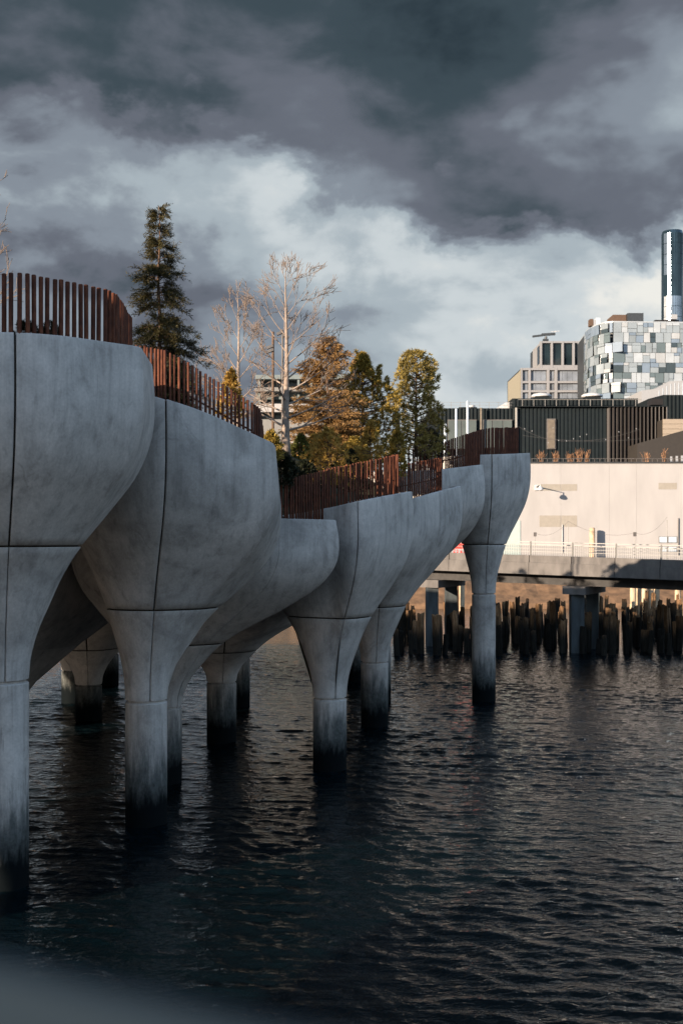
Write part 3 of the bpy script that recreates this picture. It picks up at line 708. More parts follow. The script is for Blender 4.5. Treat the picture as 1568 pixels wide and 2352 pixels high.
def conifer_tuft(label, name, base, h, env, mat, seed, n=700, tl=.16, tw=.040, per=16, tips=(), trunk_r=.07, cat='tree', group='evergreen trees on the island', off=(0, 0), spike=.5):
    """dense evergreen: tufts of needles spread through the crown"""
    r = np.random.default_rng(seed); root = thing(name, base, label, cat, group); b = np.array(base, float)
    m = MB(); m.tube([Vector(base)+Vector((off[0]*i/6, off[1]*i/6, h*.96*i/6)) for i in range(7)], [trunk_r*(1-.9*i/6)+.004 for i in range(7)], 8)
    et, er_ = zip(*env); limb = MB(); Pn = []; Dn = []; Ln = []
    def tuft(c, a, s=1.):
        a = a/np.linalg.norm(a); d = a+r.normal(0, .62, (per, 3)); d /= np.linalg.norm(d, axis=1, keepdims=True)
        Pn.append(np.repeat(c[None], per, 0)-a*tl*.25+r.normal(0, tl*.12, (per, 3))); Dn.append(d); Ln.append(tl*s*r.uniform(.6, 1.1, per))
    for k in range(n):
        t = r.uniform(0, 1)**.85; az = r.uniform(0, 2*math.pi)
        lump = 1+.22*math.sin(az*3+t*9+seed)+.16*math.sin(az*5-t*17+seed*2)
        rad = np.interp(t, et, er_)*lump*(r.uniform(.32, 1)**.45)
        c = b+np.array([off[0]*t+rad*math.cos(az), off[1]*t+rad*math.sin(az), h*t])
        tuft(c, np.array([math.cos(az)*.8, math.sin(az)*.8, spike+r.uniform(-.2, .4)]))
        if k % 5 == 0:
            p0 = b+np.array([off[0]*t, off[1]*t, h*max(t-.06, .02)])
            limb.tube([Vector(p0), Vector((p0+c)/2-np.array([0, 0, .02])), Vector(c)], [.016, .010, .005], 4, cap=False)
    for (ox, oy, tz, nn) in tips:
        for k in range(nn):
            u = k/nn; tuft(b+np.array([ox+r.normal(0, .05*(1-u)+.015), oy+r.normal(0, .05), h*tz-u*.45]), np.array([r.normal(0, .4), r.normal(0, .4), 1]), .8)
    m.build('trunk', 'brown_bark', root, smooth=True); limb.build('branches', 'brown_bark', root)
    leaves('crown', np.concatenate(Pn), np.concatenate(Dn), np.concatenate(Ln), tw, mat, root, seed)
    return root
def at(px, py, d): return (X(px, d), d, Z(py, d))
def hpx(n, d): return n/FPX*d
d = 29.6
conifer_spray('dark feathery evergreen with thin pointed tip, tallest tree beside the dark fence', 'cedar_tree', at(366, 925, d), hpx(452, d),
              [(0, hpx(104, d)), (.14, hpx(102, d)), (.30, hpx(88, d)), (.45, hpx(74, d)), (.60, hpx(52, d)), (.72, hpx(36, d)), (.82, hpx(23, d)), (.88, hpx(14, d)), (.93, hpx(10, d)), (1, hpx(4, d))], 'cedar_leaf', 3, nb=170, droop=.55, fr=(27, .13, .017))
d = 38.
conifer_spray('russet brown feathery evergreen behind the pale trunk', 'russet_conifer', at(752, 1075, d), hpx(305, d),
              [(0, hpx(95, d)), (.2, hpx(98, d)), (.4, hpx(88, d)), (.6, hpx(66, d)), (.75, hpx(48, d)), (.86, hpx(34, d)), (.93, hpx(14, d)), (1, hpx(4, d))], 'russet_leaf', 8, nb=260, droop=.15, fr=(26, .10, .022))
d = 39.5
conifer_tuft('dense golden green pine with two tips, its right side in shade', 'pine_tree', at(832, 1075, d), hpx(262, d),
             [(0, hpx(80, d)), (.2, hpx(90, d)), (.45, hpx(86, d)), (.62, hpx(74, d)), (.75, hpx(52, d)), (.87, hpx(22, d)), (.95, hpx(14, d)), (1, hpx(5, d))], 'pine_leaf', 4, n=1250, tw=.028, per=20, tips=((.55, 0, .90, 22), (.85, .1, .80, 16), (-.16, 0, 1.03, 10)))
d = 42.
conifer_tuft('blunt columnar pine standing apart, nearest the black building', 'pine_tree', at(955, 1050, d), hpx(242, d),
             [(0, hpx(66, d)), (.15, hpx(66, d)), (.35, hpx(58, d)), (.6, hpx(50, d)), (.8, hpx(46, d)), (.93, hpx(38, d)), (1, hpx(18, d))], 'fir_leaf', 6, n=980, tw=.028, per=20, tips=())
# shrubs
SH = 'shrubs behind the fences'
def shrub(label, px, top, bot, hw, d, mat, seed, n=260, kind='tuft', env=None, tl=.13, tw=.035):
    h = hpx(bot-top, d); w = hpx(hw, d)
    env = env or [(0, w*.8), (.3, w), (.6, w*.85), (.85, w*.5), (1, w*.12)]
    env = [(a, b if env is not None and b < 50 else b) for a, b in env]
    conifer_tuft(label, 'shrub', at(px, bot, d), h, env, mat, seed, n=n, tl=tl, tw=tw, per=13, trunk_r=.03, cat='shrub', group=SH, spike=.7)
shrub('feathery golden shrub leaning over the dark fence below the pale trunk', 752, 985, 1120, 56, 33.2, 'gold_leaf', 31, 420, tw=.022)
shrub('upright golden shrub with thin spiky top above the lit fence', 850, 968, 1085, 34, 34.2, 'gold_leaf', 32, 280, tw=.026, env=[(0, hpx(40, 34)), (.35, hpx(36, 34)), (.6, hpx(20, 34)), (.85, hpx(10, 34)), (1, hpx(3, 34))])
shrub('broad golden bush under the russet tree beside the pale trunk', 722, 1000, 1110, 40, 35.0, 'gold_leaf', 51, 320, tw=.026)
shrub('golden bush between the two tipped pine and the lit fence', 815, 1005, 1100, 40, 36.6, 'pine_leaf', 52, 300)
shrub('narrow yellow green shrub at the fence corner', 912, 985, 1095, 22, 36.2, 'pine_leaf', 33, 200)
shrub('little golden conifer peeping over the orange lit fence', 531, 848, 960, 24, 32.5, 'gold_leaf', 34, 200, env=[(0, .42), (.4, .34), (.7, .2), (1, .04)])
shrub('low yellow green bush at the lower end of the orange lit fence', 622, 992, 1060, 26, 28.6, 'pine_leaf', 35, 200)
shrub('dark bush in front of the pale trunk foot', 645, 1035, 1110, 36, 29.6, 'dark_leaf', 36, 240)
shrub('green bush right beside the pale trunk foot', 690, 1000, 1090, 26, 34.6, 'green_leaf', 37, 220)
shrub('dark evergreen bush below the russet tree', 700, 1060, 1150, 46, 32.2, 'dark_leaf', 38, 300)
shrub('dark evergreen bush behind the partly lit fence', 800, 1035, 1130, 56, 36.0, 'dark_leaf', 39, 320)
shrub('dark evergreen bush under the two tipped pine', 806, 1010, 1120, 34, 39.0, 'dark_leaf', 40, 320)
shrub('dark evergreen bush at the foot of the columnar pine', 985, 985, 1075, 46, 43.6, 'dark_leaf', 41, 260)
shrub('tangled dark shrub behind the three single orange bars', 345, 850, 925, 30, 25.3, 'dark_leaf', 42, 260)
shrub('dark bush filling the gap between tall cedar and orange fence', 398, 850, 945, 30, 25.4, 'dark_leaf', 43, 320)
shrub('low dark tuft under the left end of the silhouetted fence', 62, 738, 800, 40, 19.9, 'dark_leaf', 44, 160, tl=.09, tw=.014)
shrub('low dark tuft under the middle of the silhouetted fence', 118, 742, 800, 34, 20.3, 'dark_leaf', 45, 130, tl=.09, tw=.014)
# hidden far-rim evergreens added to shade the bridge, unseen hill tree shading the cedar
for i, (x, y, h, w) in enumerate(((.6, 50.3, 1.5, .7), (-2.8, 50.4, 1.3, .8), (2.7, 50.2, 1.2, .5), (-6.3, 50.8, 1.7, .9), (-9.6, 50.4, 1.9, .9), (-12.8, 50.0, 1.9, 1.0))):
    conifer_tuft('hidden low evergreen added along the far rim of the island, ' + ('behind the two tipped pine', 'behind the russet tree', 'behind the columnar pine', 'behind the orange lit fence', 'behind the tall cedar', 'behind the nearest planter')[i], 'shrub', (x, y, 7.7), h, [(0, w*.8), (.3, w), (.7, w*.7), (1, .1)], 'dark_leaf', 90+i, n=150, per=12, cat='shrub', group='hidden evergreens along the far rim')
conifer_tuft('broad evergreen on the hill outside the left edge', 'evergreen_tree', (-11.0, 23.4, 10.0), 5.6, [(0, 1.15), (.3, 1.2), (.6, .9), (.85, .45), (1, .05)], 'pine_leaf', 60, n=520)
# ------------------------------------------------------------------ walkway bridge to the island
simple('rail_metal', (.20, .19, .175), .45, .0, .12, 6)
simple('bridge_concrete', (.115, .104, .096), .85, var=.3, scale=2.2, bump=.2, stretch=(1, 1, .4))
simple('girder', (.035, .032, .030), .8, var=.3)
simple('pile_wood', (.26, .165, .095), .9, var=.5, scale=5, bump=.5, stretch=(1, 1, .25), rnd=.5)
def pile_mat():
    t = NT('old_pile'); g = t.n('ShaderNodeNewGeometry'); s = t.n('ShaderNodeSeparateXYZ'); t.l(g.outputs['Position'], s.inputs[0])
    n = t.noise(t.pos((1, 1, .18)), 11, 5, .65)
    dry = t.ramp(n, [(.3, (.07, .040, .020)), (.55, (.21, .118, .060)), (.75, (.34, .23, .14))])
    wet = t.ramp(n, [(.3, (.008, .008, .007)), (.7, (.030, .026, .020))])
    z = t.math('ADD', s.outputs[2], t.math('MULTIPLY', t.math('SUBTRACT', t.objrand(), .5), 1.0))
    c = t.mix(t.maprange(z, 1.05, 2.0), wet, dry); c = t.mul(c, t.ramp(t.objrand(), [(0, .45), (1, 1.1)]))  # wet foot, dry top; the dark and warm tones also carry shade and sun
    t.col(c); t.b.inputs['Roughness'].default_value = .9; t.b.inputs['Specular IOR Level'].default_value = .15; t.bump(n, .5, .02)
pile_mat()
simple('pier_dark', (.045, .055, .060), .85, var=.5, scale=2.5, stretch=(1, 1, .25))  # dark streaky concrete for the bridge piers
BX0, BY0 = 5.3, 69.0; BA = math.atan2(7.0, 13.3); BT = Vector((math.cos(BA), -math.sin(BA), 0)); BN = Vector((math.sin(BA), math.cos(BA), 0))
def bz(s): return 5.30-.0247*s
def BP(s, o, z): p = Vector((BX0, BY0, 0))+BT*s+BN*o; return Vector((p.x, p.y, z))
def sx(px):
    k = (px-784)/FPX; return (k*BY0-BX0)/(BT.x-k*BT.y)
bridge = thing('walkway_bridge', BP(0, 0, 0), 'long concrete walkway bridge on square piers in front of the pale wall', 'bridge')
def strip(s0, s1, o0, o1, za, zb):
    """slab between two stations, z as offsets from the deck line"""
    v = []
    for s in (s0, s1):
        for o, z in ((o0, za), (o1, za), (o1, zb), (o0, zb)): v.append(BP(s, o, bz(s)+z))
    return v, [(0, 1, 2, 3), (7, 6, 5, 4), (0, 4, 5, 1), (1, 5, 6, 2), (2, 6, 7, 3), (3, 7, 4, 0)]
SA, SB = -16., 34.
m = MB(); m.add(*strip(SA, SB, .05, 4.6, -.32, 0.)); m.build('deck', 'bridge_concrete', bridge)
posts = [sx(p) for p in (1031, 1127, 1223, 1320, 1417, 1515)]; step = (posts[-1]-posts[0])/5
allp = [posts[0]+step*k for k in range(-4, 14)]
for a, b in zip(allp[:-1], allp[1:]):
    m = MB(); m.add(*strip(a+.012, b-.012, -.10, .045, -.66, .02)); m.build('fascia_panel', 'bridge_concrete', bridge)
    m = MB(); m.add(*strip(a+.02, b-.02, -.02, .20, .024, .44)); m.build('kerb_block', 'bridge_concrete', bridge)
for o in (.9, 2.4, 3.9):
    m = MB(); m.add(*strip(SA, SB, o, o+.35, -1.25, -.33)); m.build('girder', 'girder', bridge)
rp = MB()
for s in allp:
    m = MB(); p = BP(s, .30, bz(s)); m.box(p.x-.045, p.x+.045, p.y-.045, p.y+.045, p.z, p.z+1.25); m.build('rail_post', 'rail_metal', bridge)
for k, z in enumerate((1.22, 1.02, .84, .66)):
    m = MB(); m.bar(BP(SA, .30, bz(SA)+z), BP(SB, .30, bz(SB)+z), .05 if k == 0 else .022, .05 if k == 0 else .022); m.build('rail', 'rail_metal', bridge)
for z in (1.02, .12):
    m = MB(); m.bar(BP(SA, 4.3, bz(SA)+z), BP(SB, 4.3, bz(SB)+z), .05); m.build('rail', 'rail_metal', bridge)
bal = MB(); bal.box(-.014, .014, -.014, .014, .12, 1.0)
bme = bpy.data.meshes.new('baluster'); bme.from_pydata(bal.v, [], bal.f); bme.materials.append(M['rail_metal'])
s = sx(1000)
while s < sx(1600):
    link('baluster', bme, bridge, BP(s, 4.3, bz(s))); s += .115
# piers: cap and columns
for px, ofs in ((983, 0), (1317, 0), (1660, 0), (690, 0)):
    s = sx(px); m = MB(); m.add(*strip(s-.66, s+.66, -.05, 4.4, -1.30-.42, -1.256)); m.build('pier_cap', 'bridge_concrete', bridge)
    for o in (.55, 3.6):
        p = BP(s, o, 0); m = MB(); m.box(p.x-.37, p.x+.37, p.y-.37, p.y+.37, -2, bz(s)-1.73); m.build('pier_column', 'pier_dark', bridge)
p = BP(sx(1022), 6.0, 0); pm = MB(); pm.box(p.x-.42, p.x+.42, p.y-.4, p.y+.4, -2, 3.45)
pb = thing('concrete_pier', (p.x, p.y, 0), 'square sunlit concrete pier standing among the old timber piles', 'pier'); pm.build('column', 'pier_concrete', pb)
m = MB(); m.box(p.x-.5, p.x+.5, p.y-.48, p.y+.48, 3.452, 3.75); m.build('cap', 'pier_concrete', pb)

# old timber piles, each its own thing
variants = []
for k in range(7):
    rr = random.Random(k+50); m = MB(); n = 9; rows = [-2., .4, 1.4, 2.4, 3.0]; v = []
    ph = [rr.uniform(.82, 1.12) for _ in range(n)]
    for zi, z in enumerate(rows):
        for a in range(n):
            t = 2*math.pi*a/n; r = .20*(1-.04*zi)*ph[a]*(1+rr.uniform(-.06, .06)); zz = z if zi < 4 else z+rr.uniform(-.20, .10)
            v.append((r*math.cos(t)+.03*zi*rr.uniform(-.3, .3), r*math.sin(t), zz))
    f = [(i*n+a, i*n+(a+1) % n, (i+1)*n+(a+1) % n, (i+1)*n+a) for i in range(4) for a in range(n)]
    v.append((0, 0, 2.82)); f += [(4*n+a, 4*n+(a+1) % n, 5*n) for a in range(n)]
    me = bpy.data.meshes.new('timber_pile'); me.from_pydata(v, [], f); me.materials.append(M['old_pile']); variants.append(me)
rr = random.Random(77)
PL = [('pile from the left in the crowd left of the farthest planter', 905, 965, 20), ('pile from the left between near bridge pier and farthest planter', 1003, 1086, 26),
      ('pile from the left in the cluster right of the farthest planter column', 1136, 1296, 56), ('pile from the left in the cluster right of the square bridge pier', 1338, 1418, 30),
      ('pile from the left in the cluster at the right edge', 1430, 1580, 56)]
def nth(k):
    w = ['first', 'second', 'third', 'fourth', 'fifth', 'sixth', 'seventh', 'eighth', 'ninth', 'tenth', 'eleventh', 'twelfth', 'thirteenth', 'fourteenth', 'fifteenth', 'sixteenth', 'seventeenth', 'eighteenth', 'nineteenth']
    if k < 19: return w[k]
    k += 1; t = {2: 'twent', 3: 'thirt', 4: 'fort', 5: 'fift'}[k//10]
    return t+'ieth' if k % 10 == 0 else t+'y-'+w[k % 10-1]
for lab, x0, x1, n in PL:
    cl = [x0+(x1-x0)*(q+rr.uniform(.1, .9))/max(3, n//4) for q in range(max(3, n//4))]; spots = sorted(min(x1, max(x0, rr.choice(cl)+rr.gauss(0, 6))) for _ in range(n))
    for k, px in enumerate(spots):
        dd = rr.uniform(63.5, 78) if k % 4 else rr.uniform(78, 92)
        if k % 9 == 0: top = rr.uniform(1.4, 1.9)
        else: top = rr.choice([rr.uniform(1.2, 2.0), rr.uniform(1.8, 2.9)])-(dd-63)*.006
        if dd < 66: top -= .5
        o = link('timber_pile', rr.choice(variants), None, Vector((X(px, dd), dd, 0)), scale=(rr.uniform(.62, 1.2),)*2+(top/3.0,), rot=(rr.uniform(-.04, .04), rr.uniform(-.055, .055), rr.uniform(0, 6)))
        tag(o, nth(k)+' weathered timber '+lab, 'pile', 'old timber piles under the walkway')
simple('pale_pile', (.42, .32, .21), .85, var=.35, scale=5, stretch=(1, 1, .3))
for i, (px, dd, top) in enumerate(((1043, 96, 3.0), (1060, 97, 3.0), (1352, 95, 3.0), (1371, 96, 3.0), (1452, 90, 2.9), (1466, 91, 2.9), (1479, 90, 3.0), (1493, 92, 2.9), (1507, 93, 2.9), (1555, 92, 2.8))):
    m = MB(); p = (X(px, dd), dd); m.lathe([(.24, -2), (.23, top-.05), (.19, top)], p, 12)
    o = m.build('mooring_post', 'pale_pile', None, smooth=False, loc=(p[0], p[1], 0))
    tag(o, nth(i)+' pale sunlit round post from the left near the far bank', 'post', 'pale posts near the far bank')

# ------------------------------------------------------------------ pale shed
simple('pale_wall', (.335, .320, .312), .9, var=.07, scale=.8, stretch=(1, 1, .3), rnd=.05)
simple('tan_panel', (.265, .240, .205), .9, var=.08); simple('mint_panel', (.34, .40, .38), .8, var=.05)
simple('dark_coping', (.03, .032, .035), .7); simple('window_white', (.42, .47, .52), .25, var=.05); simple('lamp_metal', (.42, .42, .42), .5); simple('lamp_dark', (.10, .09, .085), .6)
simple('red_paint', (.55, .045, .035), .7, var=.1); simple('white_paint', (.27, .275, .285), .7, var=.05); simple('post_wood', (.42, .30, .20), .85, var=.3)
D = 112.
shed = thing('pale_shed', (X(1300, D), D, 2.6), 'long pale cream shed wall glowing in the sun behind the walkway', 'building')
wx = [960, 1065, 1176, 1287, 1398, 1460, 1570, 1680, 1800]
for a, b in zip(wx[:-1], wx[1:]):
    m = MB(); m.box(X(a, D)+.006, X(b, D)-.006, D, D+.4, 2.6, Z(1064, D)); m.build('wall_panel', 'pale_wall', shed)
m = MB(); m.box(X(960, D), X(1800, D), D+.41, D+14, 2.6, Z(1064, D)-.01); m.build('wall_core', 'tan_panel', shed)
m = MB(); m.box(X(960, D)-.1, X(1800, D), D-.12, D+14, Z(1064, D), Z(1061, D)); m.build('coping', 'dark_coping', shed)
def panel(root, name, mat, x0, x1, y0, y1, dd, th=.05, yo=0.):
    m = MB(); m.box(X(x0, dd), X(x1, dd), dd-th+yo, dd+yo-.004, Z(y1, dd), Z(y0, dd)); return m.build(name, mat, root)
panel(shed, 'painted_patch', 'tan_panel', 1238, 1286.4, 1112, 1127, D, .02); panel(shed, 'painted_patch', 'tan_panel', 1287.6, 1324, 1112, 1127, D, .02)
panel(shed, 'painted_patch', 'tan_panel', 1238, 1286.4, 1184, 1210, D, .02); panel(shed, 'painted_patch', 'tan_panel', 1287.6, 1324, 1184, 1210, D, .02)
panel(shed, 'painted_patch', 'tan_panel', 1511, 1553, 1109, 1124, D, .02)
m = MB(); m.tube([(X(1290, D), D-.1, Z(1205, D)), (X(1290, D), D-.1, Z(1270, D))], .04, 8); m.build('conduit', 'lamp_metal', shed)
m = MB(); m.tube([(X(1556, D), D-.1, Z(1190, D)), (X(1556, D), D-.1, Z(1275, D))], .05, 8); m.build('conduit', 'lamp_dark', shed)
panel(shed, 'door_panel', 'mint_panel', 1140, 1194, 1196, 1300, D, .06)
for (x0, x1) in ((1511.5, 1531), (1532.5, 1553)):
    for (y0, y1) in ((1232, 1247), (1255, 1268)):
        w = panel(shed, 'window', 'lamp_dark', x0, x1, y0, y1, D, .06)
        mm = MB(); mm.box(X(x0+1, D), X(x1-1, D), D-.09, D-.062, Z(y1-1, D), Z(y0+1, D)); mm.build('pane', 'window_white', w)
# round red painted sign with pale lettering strokes, half hidden
sg = thing('round_sign', (X(1048, D), D-.1, Z(1266, D)), 'round red sign with pale lettering on the shed wall between two planters', 'sign')
m = MB(); c = Vector((X(1049, D), D-.06, Z(1254, D))); r0 = hpx(30, D); n = 36
m.add([c]+[c+Vector((r0*math.cos(2*math.pi*i/n), 0, r0*math.sin(2*math.pi*i/n))) for i in range(n)]+[c+Vector((0, .05, 0))]+[c+Vector((r0*math.cos(2*math.pi*i/n), .05, r0*math.sin(2*math.pi*i/n))) for i in range(n)],
      [(0, (i+1) % n+1, i+1) for i in range(n)]+[(i+1, (i+1) % n+1, n+2+(i+1) % n, n+2+i) for i in range(n)]); m.build('disc', 'red_paint', sg)
for k, (dx_, w) in enumerate(((-.95, .12), (-.62, .18), (-.2, .12), (.12, .2), (.55, .12), (.85, .16))):
    for q in range(2):
        m = MB(); m.box(c.x+dx_*.9, c.x+dx_*.9+w, c.y-.012, c.y-.004, c.z-.75+.02*k-q*.0, c.z-.28) if q == 0 else m.box(c.x+dx_*.9-.1, c.x+dx_*.9+w+.1, c.y-.016, c.y-.013, c.z-.42-.07*(k % 3), c.z-.33-.07*(k % 3))
        m.build('letter_stroke', 'white_paint', sg)
# wall lamp on a long arm: its shadow stretches along the wall
lx, lz = X(1230, D), Z(1119, D)
wl_ = thing('wall_lamp', (lx, D, lz), 'wall lamp on a projecting arm casting a long shadow on the pale wall', 'lamp')
m = MB(); m.box(lx-.16, lx+.16, D-.14, D-.004, lz-.32, lz+.22); m.build('bracket', 'lamp_metal', wl_)
m = MB(); m.tube([(lx, D-.1, lz+.05), (lx, D-1.3, lz+.14), (lx, D-2.55, lz+.20)], [.085, .05, .03], 8); m.build('arm', 'lamp_metal', wl_)
m = MB(); m.lathe([(.04, lz+.2), (.05, lz-.0), (.16, lz-.06), (.27, lz-.26), (.28, lz-.38), (.16, lz-.46)], (lx, D-2.48), 18); m.build('lamp_shade', 'lamp_metal', wl_)
# short thick post, thin poles with boxes, cable
pt = thing('timber_post', (X(1359, 111), 111, 2.6), 'short thick wooden post standing in front of the pale wall', 'post')
m = MB(); m.lathe([(.30, 2.6), (.27, Z(1214, 111)), (.2, Z(1212, 111))], (X(1359, 111), 111), 14); m.build('shaft', 'post_wood', pt)
for k in range(4):
    zz = Z(1252+6*k, 111); m = MB(); m.lathe([(.315, zz), (.315, zz+.07)], (X(1359, 111), 111), 14); m.build('band', 'lamp_dark', pt)
tops = []
for i, px in enumerate((1213, 1290, 1445, 1520)):
    s = sx(px); base = BP(s, 1.2, bz(s)); t = Vector((base.x, base.y, Z((1232, 1205, 1232, 1196)[i], base.y)+.0)); tops.append(t)
    po = thing('slim_pole', base, 'slim upright pole on the walkway, ' + ('nearest the farthest planter', 'before the lower tan patch', 'right of the thick wooden post', 'in front of the little windows')[i], 'pole')
    m = MB(); m.tube([base, t], .018, 6); m.build('shaft', 'rail_metal', po)
    if i in (0, 2):
        m = MB(); m.box(t.x-.075, t.x+.075, t.y-.08, t.y+.08, t.z+.002, t.z+.24); m.build('speaker_box', 'lamp_dark', po)
    else:
        m = MB(); m.lathe([(.03, t.z+.002), (.03, t.z+.03)], (t.x, t.y), 8); m.build('cap', 'rail_metal', po)
m = MB()
for a, b in zip(tops[:-1], tops[1:]):
    m.tube([a.lerp(b, u)+Vector((0, 0, .2-1.6*u*(1-u))) for u in np.linspace(0, 1, 13)], .006, 4)
o = m.build('light_string', 'lamp_dark'); tag(o, 'thin sagging cable strung from pole to pole above the walkway', 'cable')

# dry plants on the shed roof
def dry_shrub(label, px, dd, base_y, h, n, seed, w):
    rr = random.Random(seed); root = thing('dry_shrub', at(px, base_y, dd), label, 'shrub', 'dry plants on the shed roof'); m1 = MB(); m2 = MB(); b = Vector(at(px, base_y, dd))
    for k in range(n):
        a = rr.uniform(0, 6.283); tilt = rr.uniform(.05, w)
        grow(rr, m1, m2, b+Vector((rr.uniform(-.25, .25), rr.uniform(-.2, .2), 0)), Vector((math.cos(a)*tilt, math.sin(a)*tilt, 1)), hpx(h, dd)*rr.uniform(.6, 1), .03, 1, 2, up=.2, kids=(2, 3), rmin=.014)
    m1.build('stem', 'straw', root); m2.build('twigs', 'straw', root)
for i, (px, h, n, w, lab) in enumerate(((1241, 26, 9, .5, 'forked dry shrub on the shed roof nearest the farthest planter'), (1276, 24, 16, .25, 'upright clump of dry reddish stems, second on the shed roof'),
        (1308, 20, 14, .15, 'low dense clump of straight dry stems on the shed roof'), (1328, 30, 14, .45, 'tallest spreading dry shrub on the shed roof'), (1346, 24, 10, .4, 'thin dry shrub at the end of the roof planting'),
        (1482, 22, 9, .2, 'dry stems below the brown slanted wall'), (1522, 26, 9, .2, 'dry stems nearest the right edge on the shed roof'))):
    dry_shrub(lab, px, 113.2, 1062, h, n, 200+i, w)
m = MB(); m.box(X(1218, 113), X(1568, 113), 112.9, 112.95, Z(1054, 113), Z(1053, 113))
for px in range(1220, 1600, 12): m.box(X(px, 113)-.02, X(px, 113)+.02, 112.9, 112.94, Z(1060.5, 113), Z(1053, 113))
rl = m.build('roof_rail', 'lamp_dark'); tag(rl, 'low dark rail along the shed roof edge', 'railing')

# ------------------------------------------------------------------ black ribbed building
simple('black_metal', (.0065, .0105, .0125), .65, 0., .15, 2, spec=.12); simple('black_flat', (.010, .0135, .0155), .7, var=.15, spec=.15); simple('bronze_and_sunlit_ribs', (.017, .0135, .012), .5, .2, .2, 2)
simple('smoked_glass', (.085, .10, .095), .2, var=.15, scale=.5); simple('tan_niche', (.13, .105, .078), .6, var=.2); simple('tan_wood', (.27, .22, .17), .8, var=.12, scale=2, stretch=(1, 1, 6)); simple('brown_wall', (.026, .021, .017), .7, var=.15)
D = 130.
bb = thing('black_building', (X(1360, D), D, 2.6), 'low black building clad in vertical metal ribs behind the pale shed', 'building')
m = MB(); m.box(X(1190, D), X(1532, D), D+.6, D+22, 2.6, Z(934, D)); m.build('wall', 'black_flat', bb)
m = MB(); m.box(X(990, D), X(1190, D)-.01, D+1.2, D+22, 2.6, Z(935, D)); m.build('wall', 'black_flat', bb)
m = MB(); m.box(X(1181, D), X(1472, D), D+2.0, D+16, Z(934, D)+.01, Z(911, D)); m.build('upper_wall', 'black_flat', bb)
def rib_mesh(w, h, dep, mat):
    mm = MB(); mm.prism([(0, 0), (w*.62, -dep*.55), (w*.70, -dep), (w*.86, -dep), (w*.95, 0)], 'z', 0, h)
    me = bpy.data.meshes.new('cladding_panel'); me.from_pydata(mm.v, [], mm.f); me.materials.append(M[mat]); return me
pitch = hpx(8.9, D); hmain = Z(934, D)-2.6
rb = rib_mesh(pitch, hmain-.02, .10, 'black_metal'); rib_sunlit = rib_mesh(pitch, hmain-.02, .42, 'bronze_and_sunlit_ribs')  # deeper brown ribs for the far end, sunlight put into their colour
px = 1190.; k = 0
while px < 1530:
    turn = max(0., (px-1385)/145.)                     # the far end of the facade bends round towards the sun
    o = link('cladding_panel', rib_sunlit if px > 1392 else rb, bb, Vector((X(px, D), D+.598-turn*0.0, 2.61)), rot=(0, 0, -.5*turn))
    px += 8.9; k += 1
rbl = rib_mesh(pitch, Z(935, D)-2.6-.02, .16, 'black_metal'); px = 1000.
while px < 1186:
    link('cladding_panel', rbl, bb, Vector((X(px, D), D+1.198, 2.61))); px += 8.9
rbu = rib_mesh(pitch, hpx(22, D), .14, 'black_metal'); px = 1181.
while px < 1466:
    link('upper_cladding', rbu, bb, Vector((X(px, D), D+1.998, Z(933, D)+.03))); px += 8.9
m = MB(); m.box(X(1190, D)-.1, X(1533, D), D+.05, D+22, Z(934, D), Z(932.5, D)); m.build('coping', 'black_flat', bb)
for px in range(1200, 1480, 26):
    m = MB(); m.box(X(px, D)-.03, X(px, D)+.03, D+.3, D+.36, Z(932.4, D), Z(917, D)); m.build('rail_post', 'rail_metal', bb)
m = MB(); m.box(X(1190, D), X(1475, D), D+.31, D+.35, Z(917.5, D), Z(916.5, D)); m.build('rail', 'rail_metal', bb)
panel(bb, 'niche_frame', 'lamp_dark', 1255.5, 1276.5, 961, 1031, D, .10, .40); panel(bb, 'niche', 'tan_niche', 1258, 1274, 963.5, 1029, D, .05, .28)
for (x0, x1) in ((1112, 1131), (1133, 1155), (1157, 1177), (1030, 1060), (1062, 1095)):
    w = panel(bb, 'window', 'lamp_dark', x0-1, x1+1, 962, 1030, D, .2, 1.05)
    panel(bb, 'pane', 'smoked_glass', x0, x1, 964, 1029, D, .05, .83)
m = MB(); m.tube([(X(1186, D), D+.3, 10), (X(1186, D), D+.3, Z(936, D))], .16, 10); m.build('downpipe', 'rail_metal', bb)
m = MB(); m.tube([(X(1105, D), D+.3, 10), (X(1105, D), D+.3, Z(936, D))], .12, 10); m.build('downpipe', 'tan_niche', bb)
m = MB(); m.box(X(1060, D), X(1102, D), D+3, D+6, Z(935, D)+.01, Z(928, D)); m.build('roof_box', 'black_flat', bb)
m = MB(); m.lathe([(.45, Z(928, D)+.01), (.45, Z(921, D)), (.36, Z(920, D))], (X(1092, D), D+4.5), 14); m.build('roof_vent', 'lamp_metal', bb)
for px in range(1016, 1180, 22):
    m = MB(); m.box(X(px, D)-.02, X(px, D)+.02, D+1.4, D+1.44, Z(935, D), Z(920, D)); m.build('rail_post', 'rail_metal', bb)
for py in (920.5, 927):
    m = MB(); m.box(X(1000, D), X(1180, D), D+1.41, D+1.43, Z(py+.5, D), Z(py, D)); m.build('rail', 'rail_metal', bb)
m = MB(); m.prism([(X(1140, D), Z(934.5, D)), (X(1181, D)-.02, Z(934.5, D)), (X(1181, D)-.02, Z(914, D)), (X(1172, D), Z(915, D))], 'y', D+4, D+8); m.build('roof_hood', 'lamp_metal', bb)
bl = MB(); bl.lathe([(.01, -.06), (.045, -.03), (.055, 0), (.03, .05), (.012, .07)], (0, 0), 8); blm = bpy.data.meshes.new('bulb'); blm.from_pydata(bl.v, [], bl.f); blm.materials.append(M['white_paint'])
ls = thing('bulb_string', at(1200, 990, 120), 'string of small pale bulbs hung across the black building', 'light string')
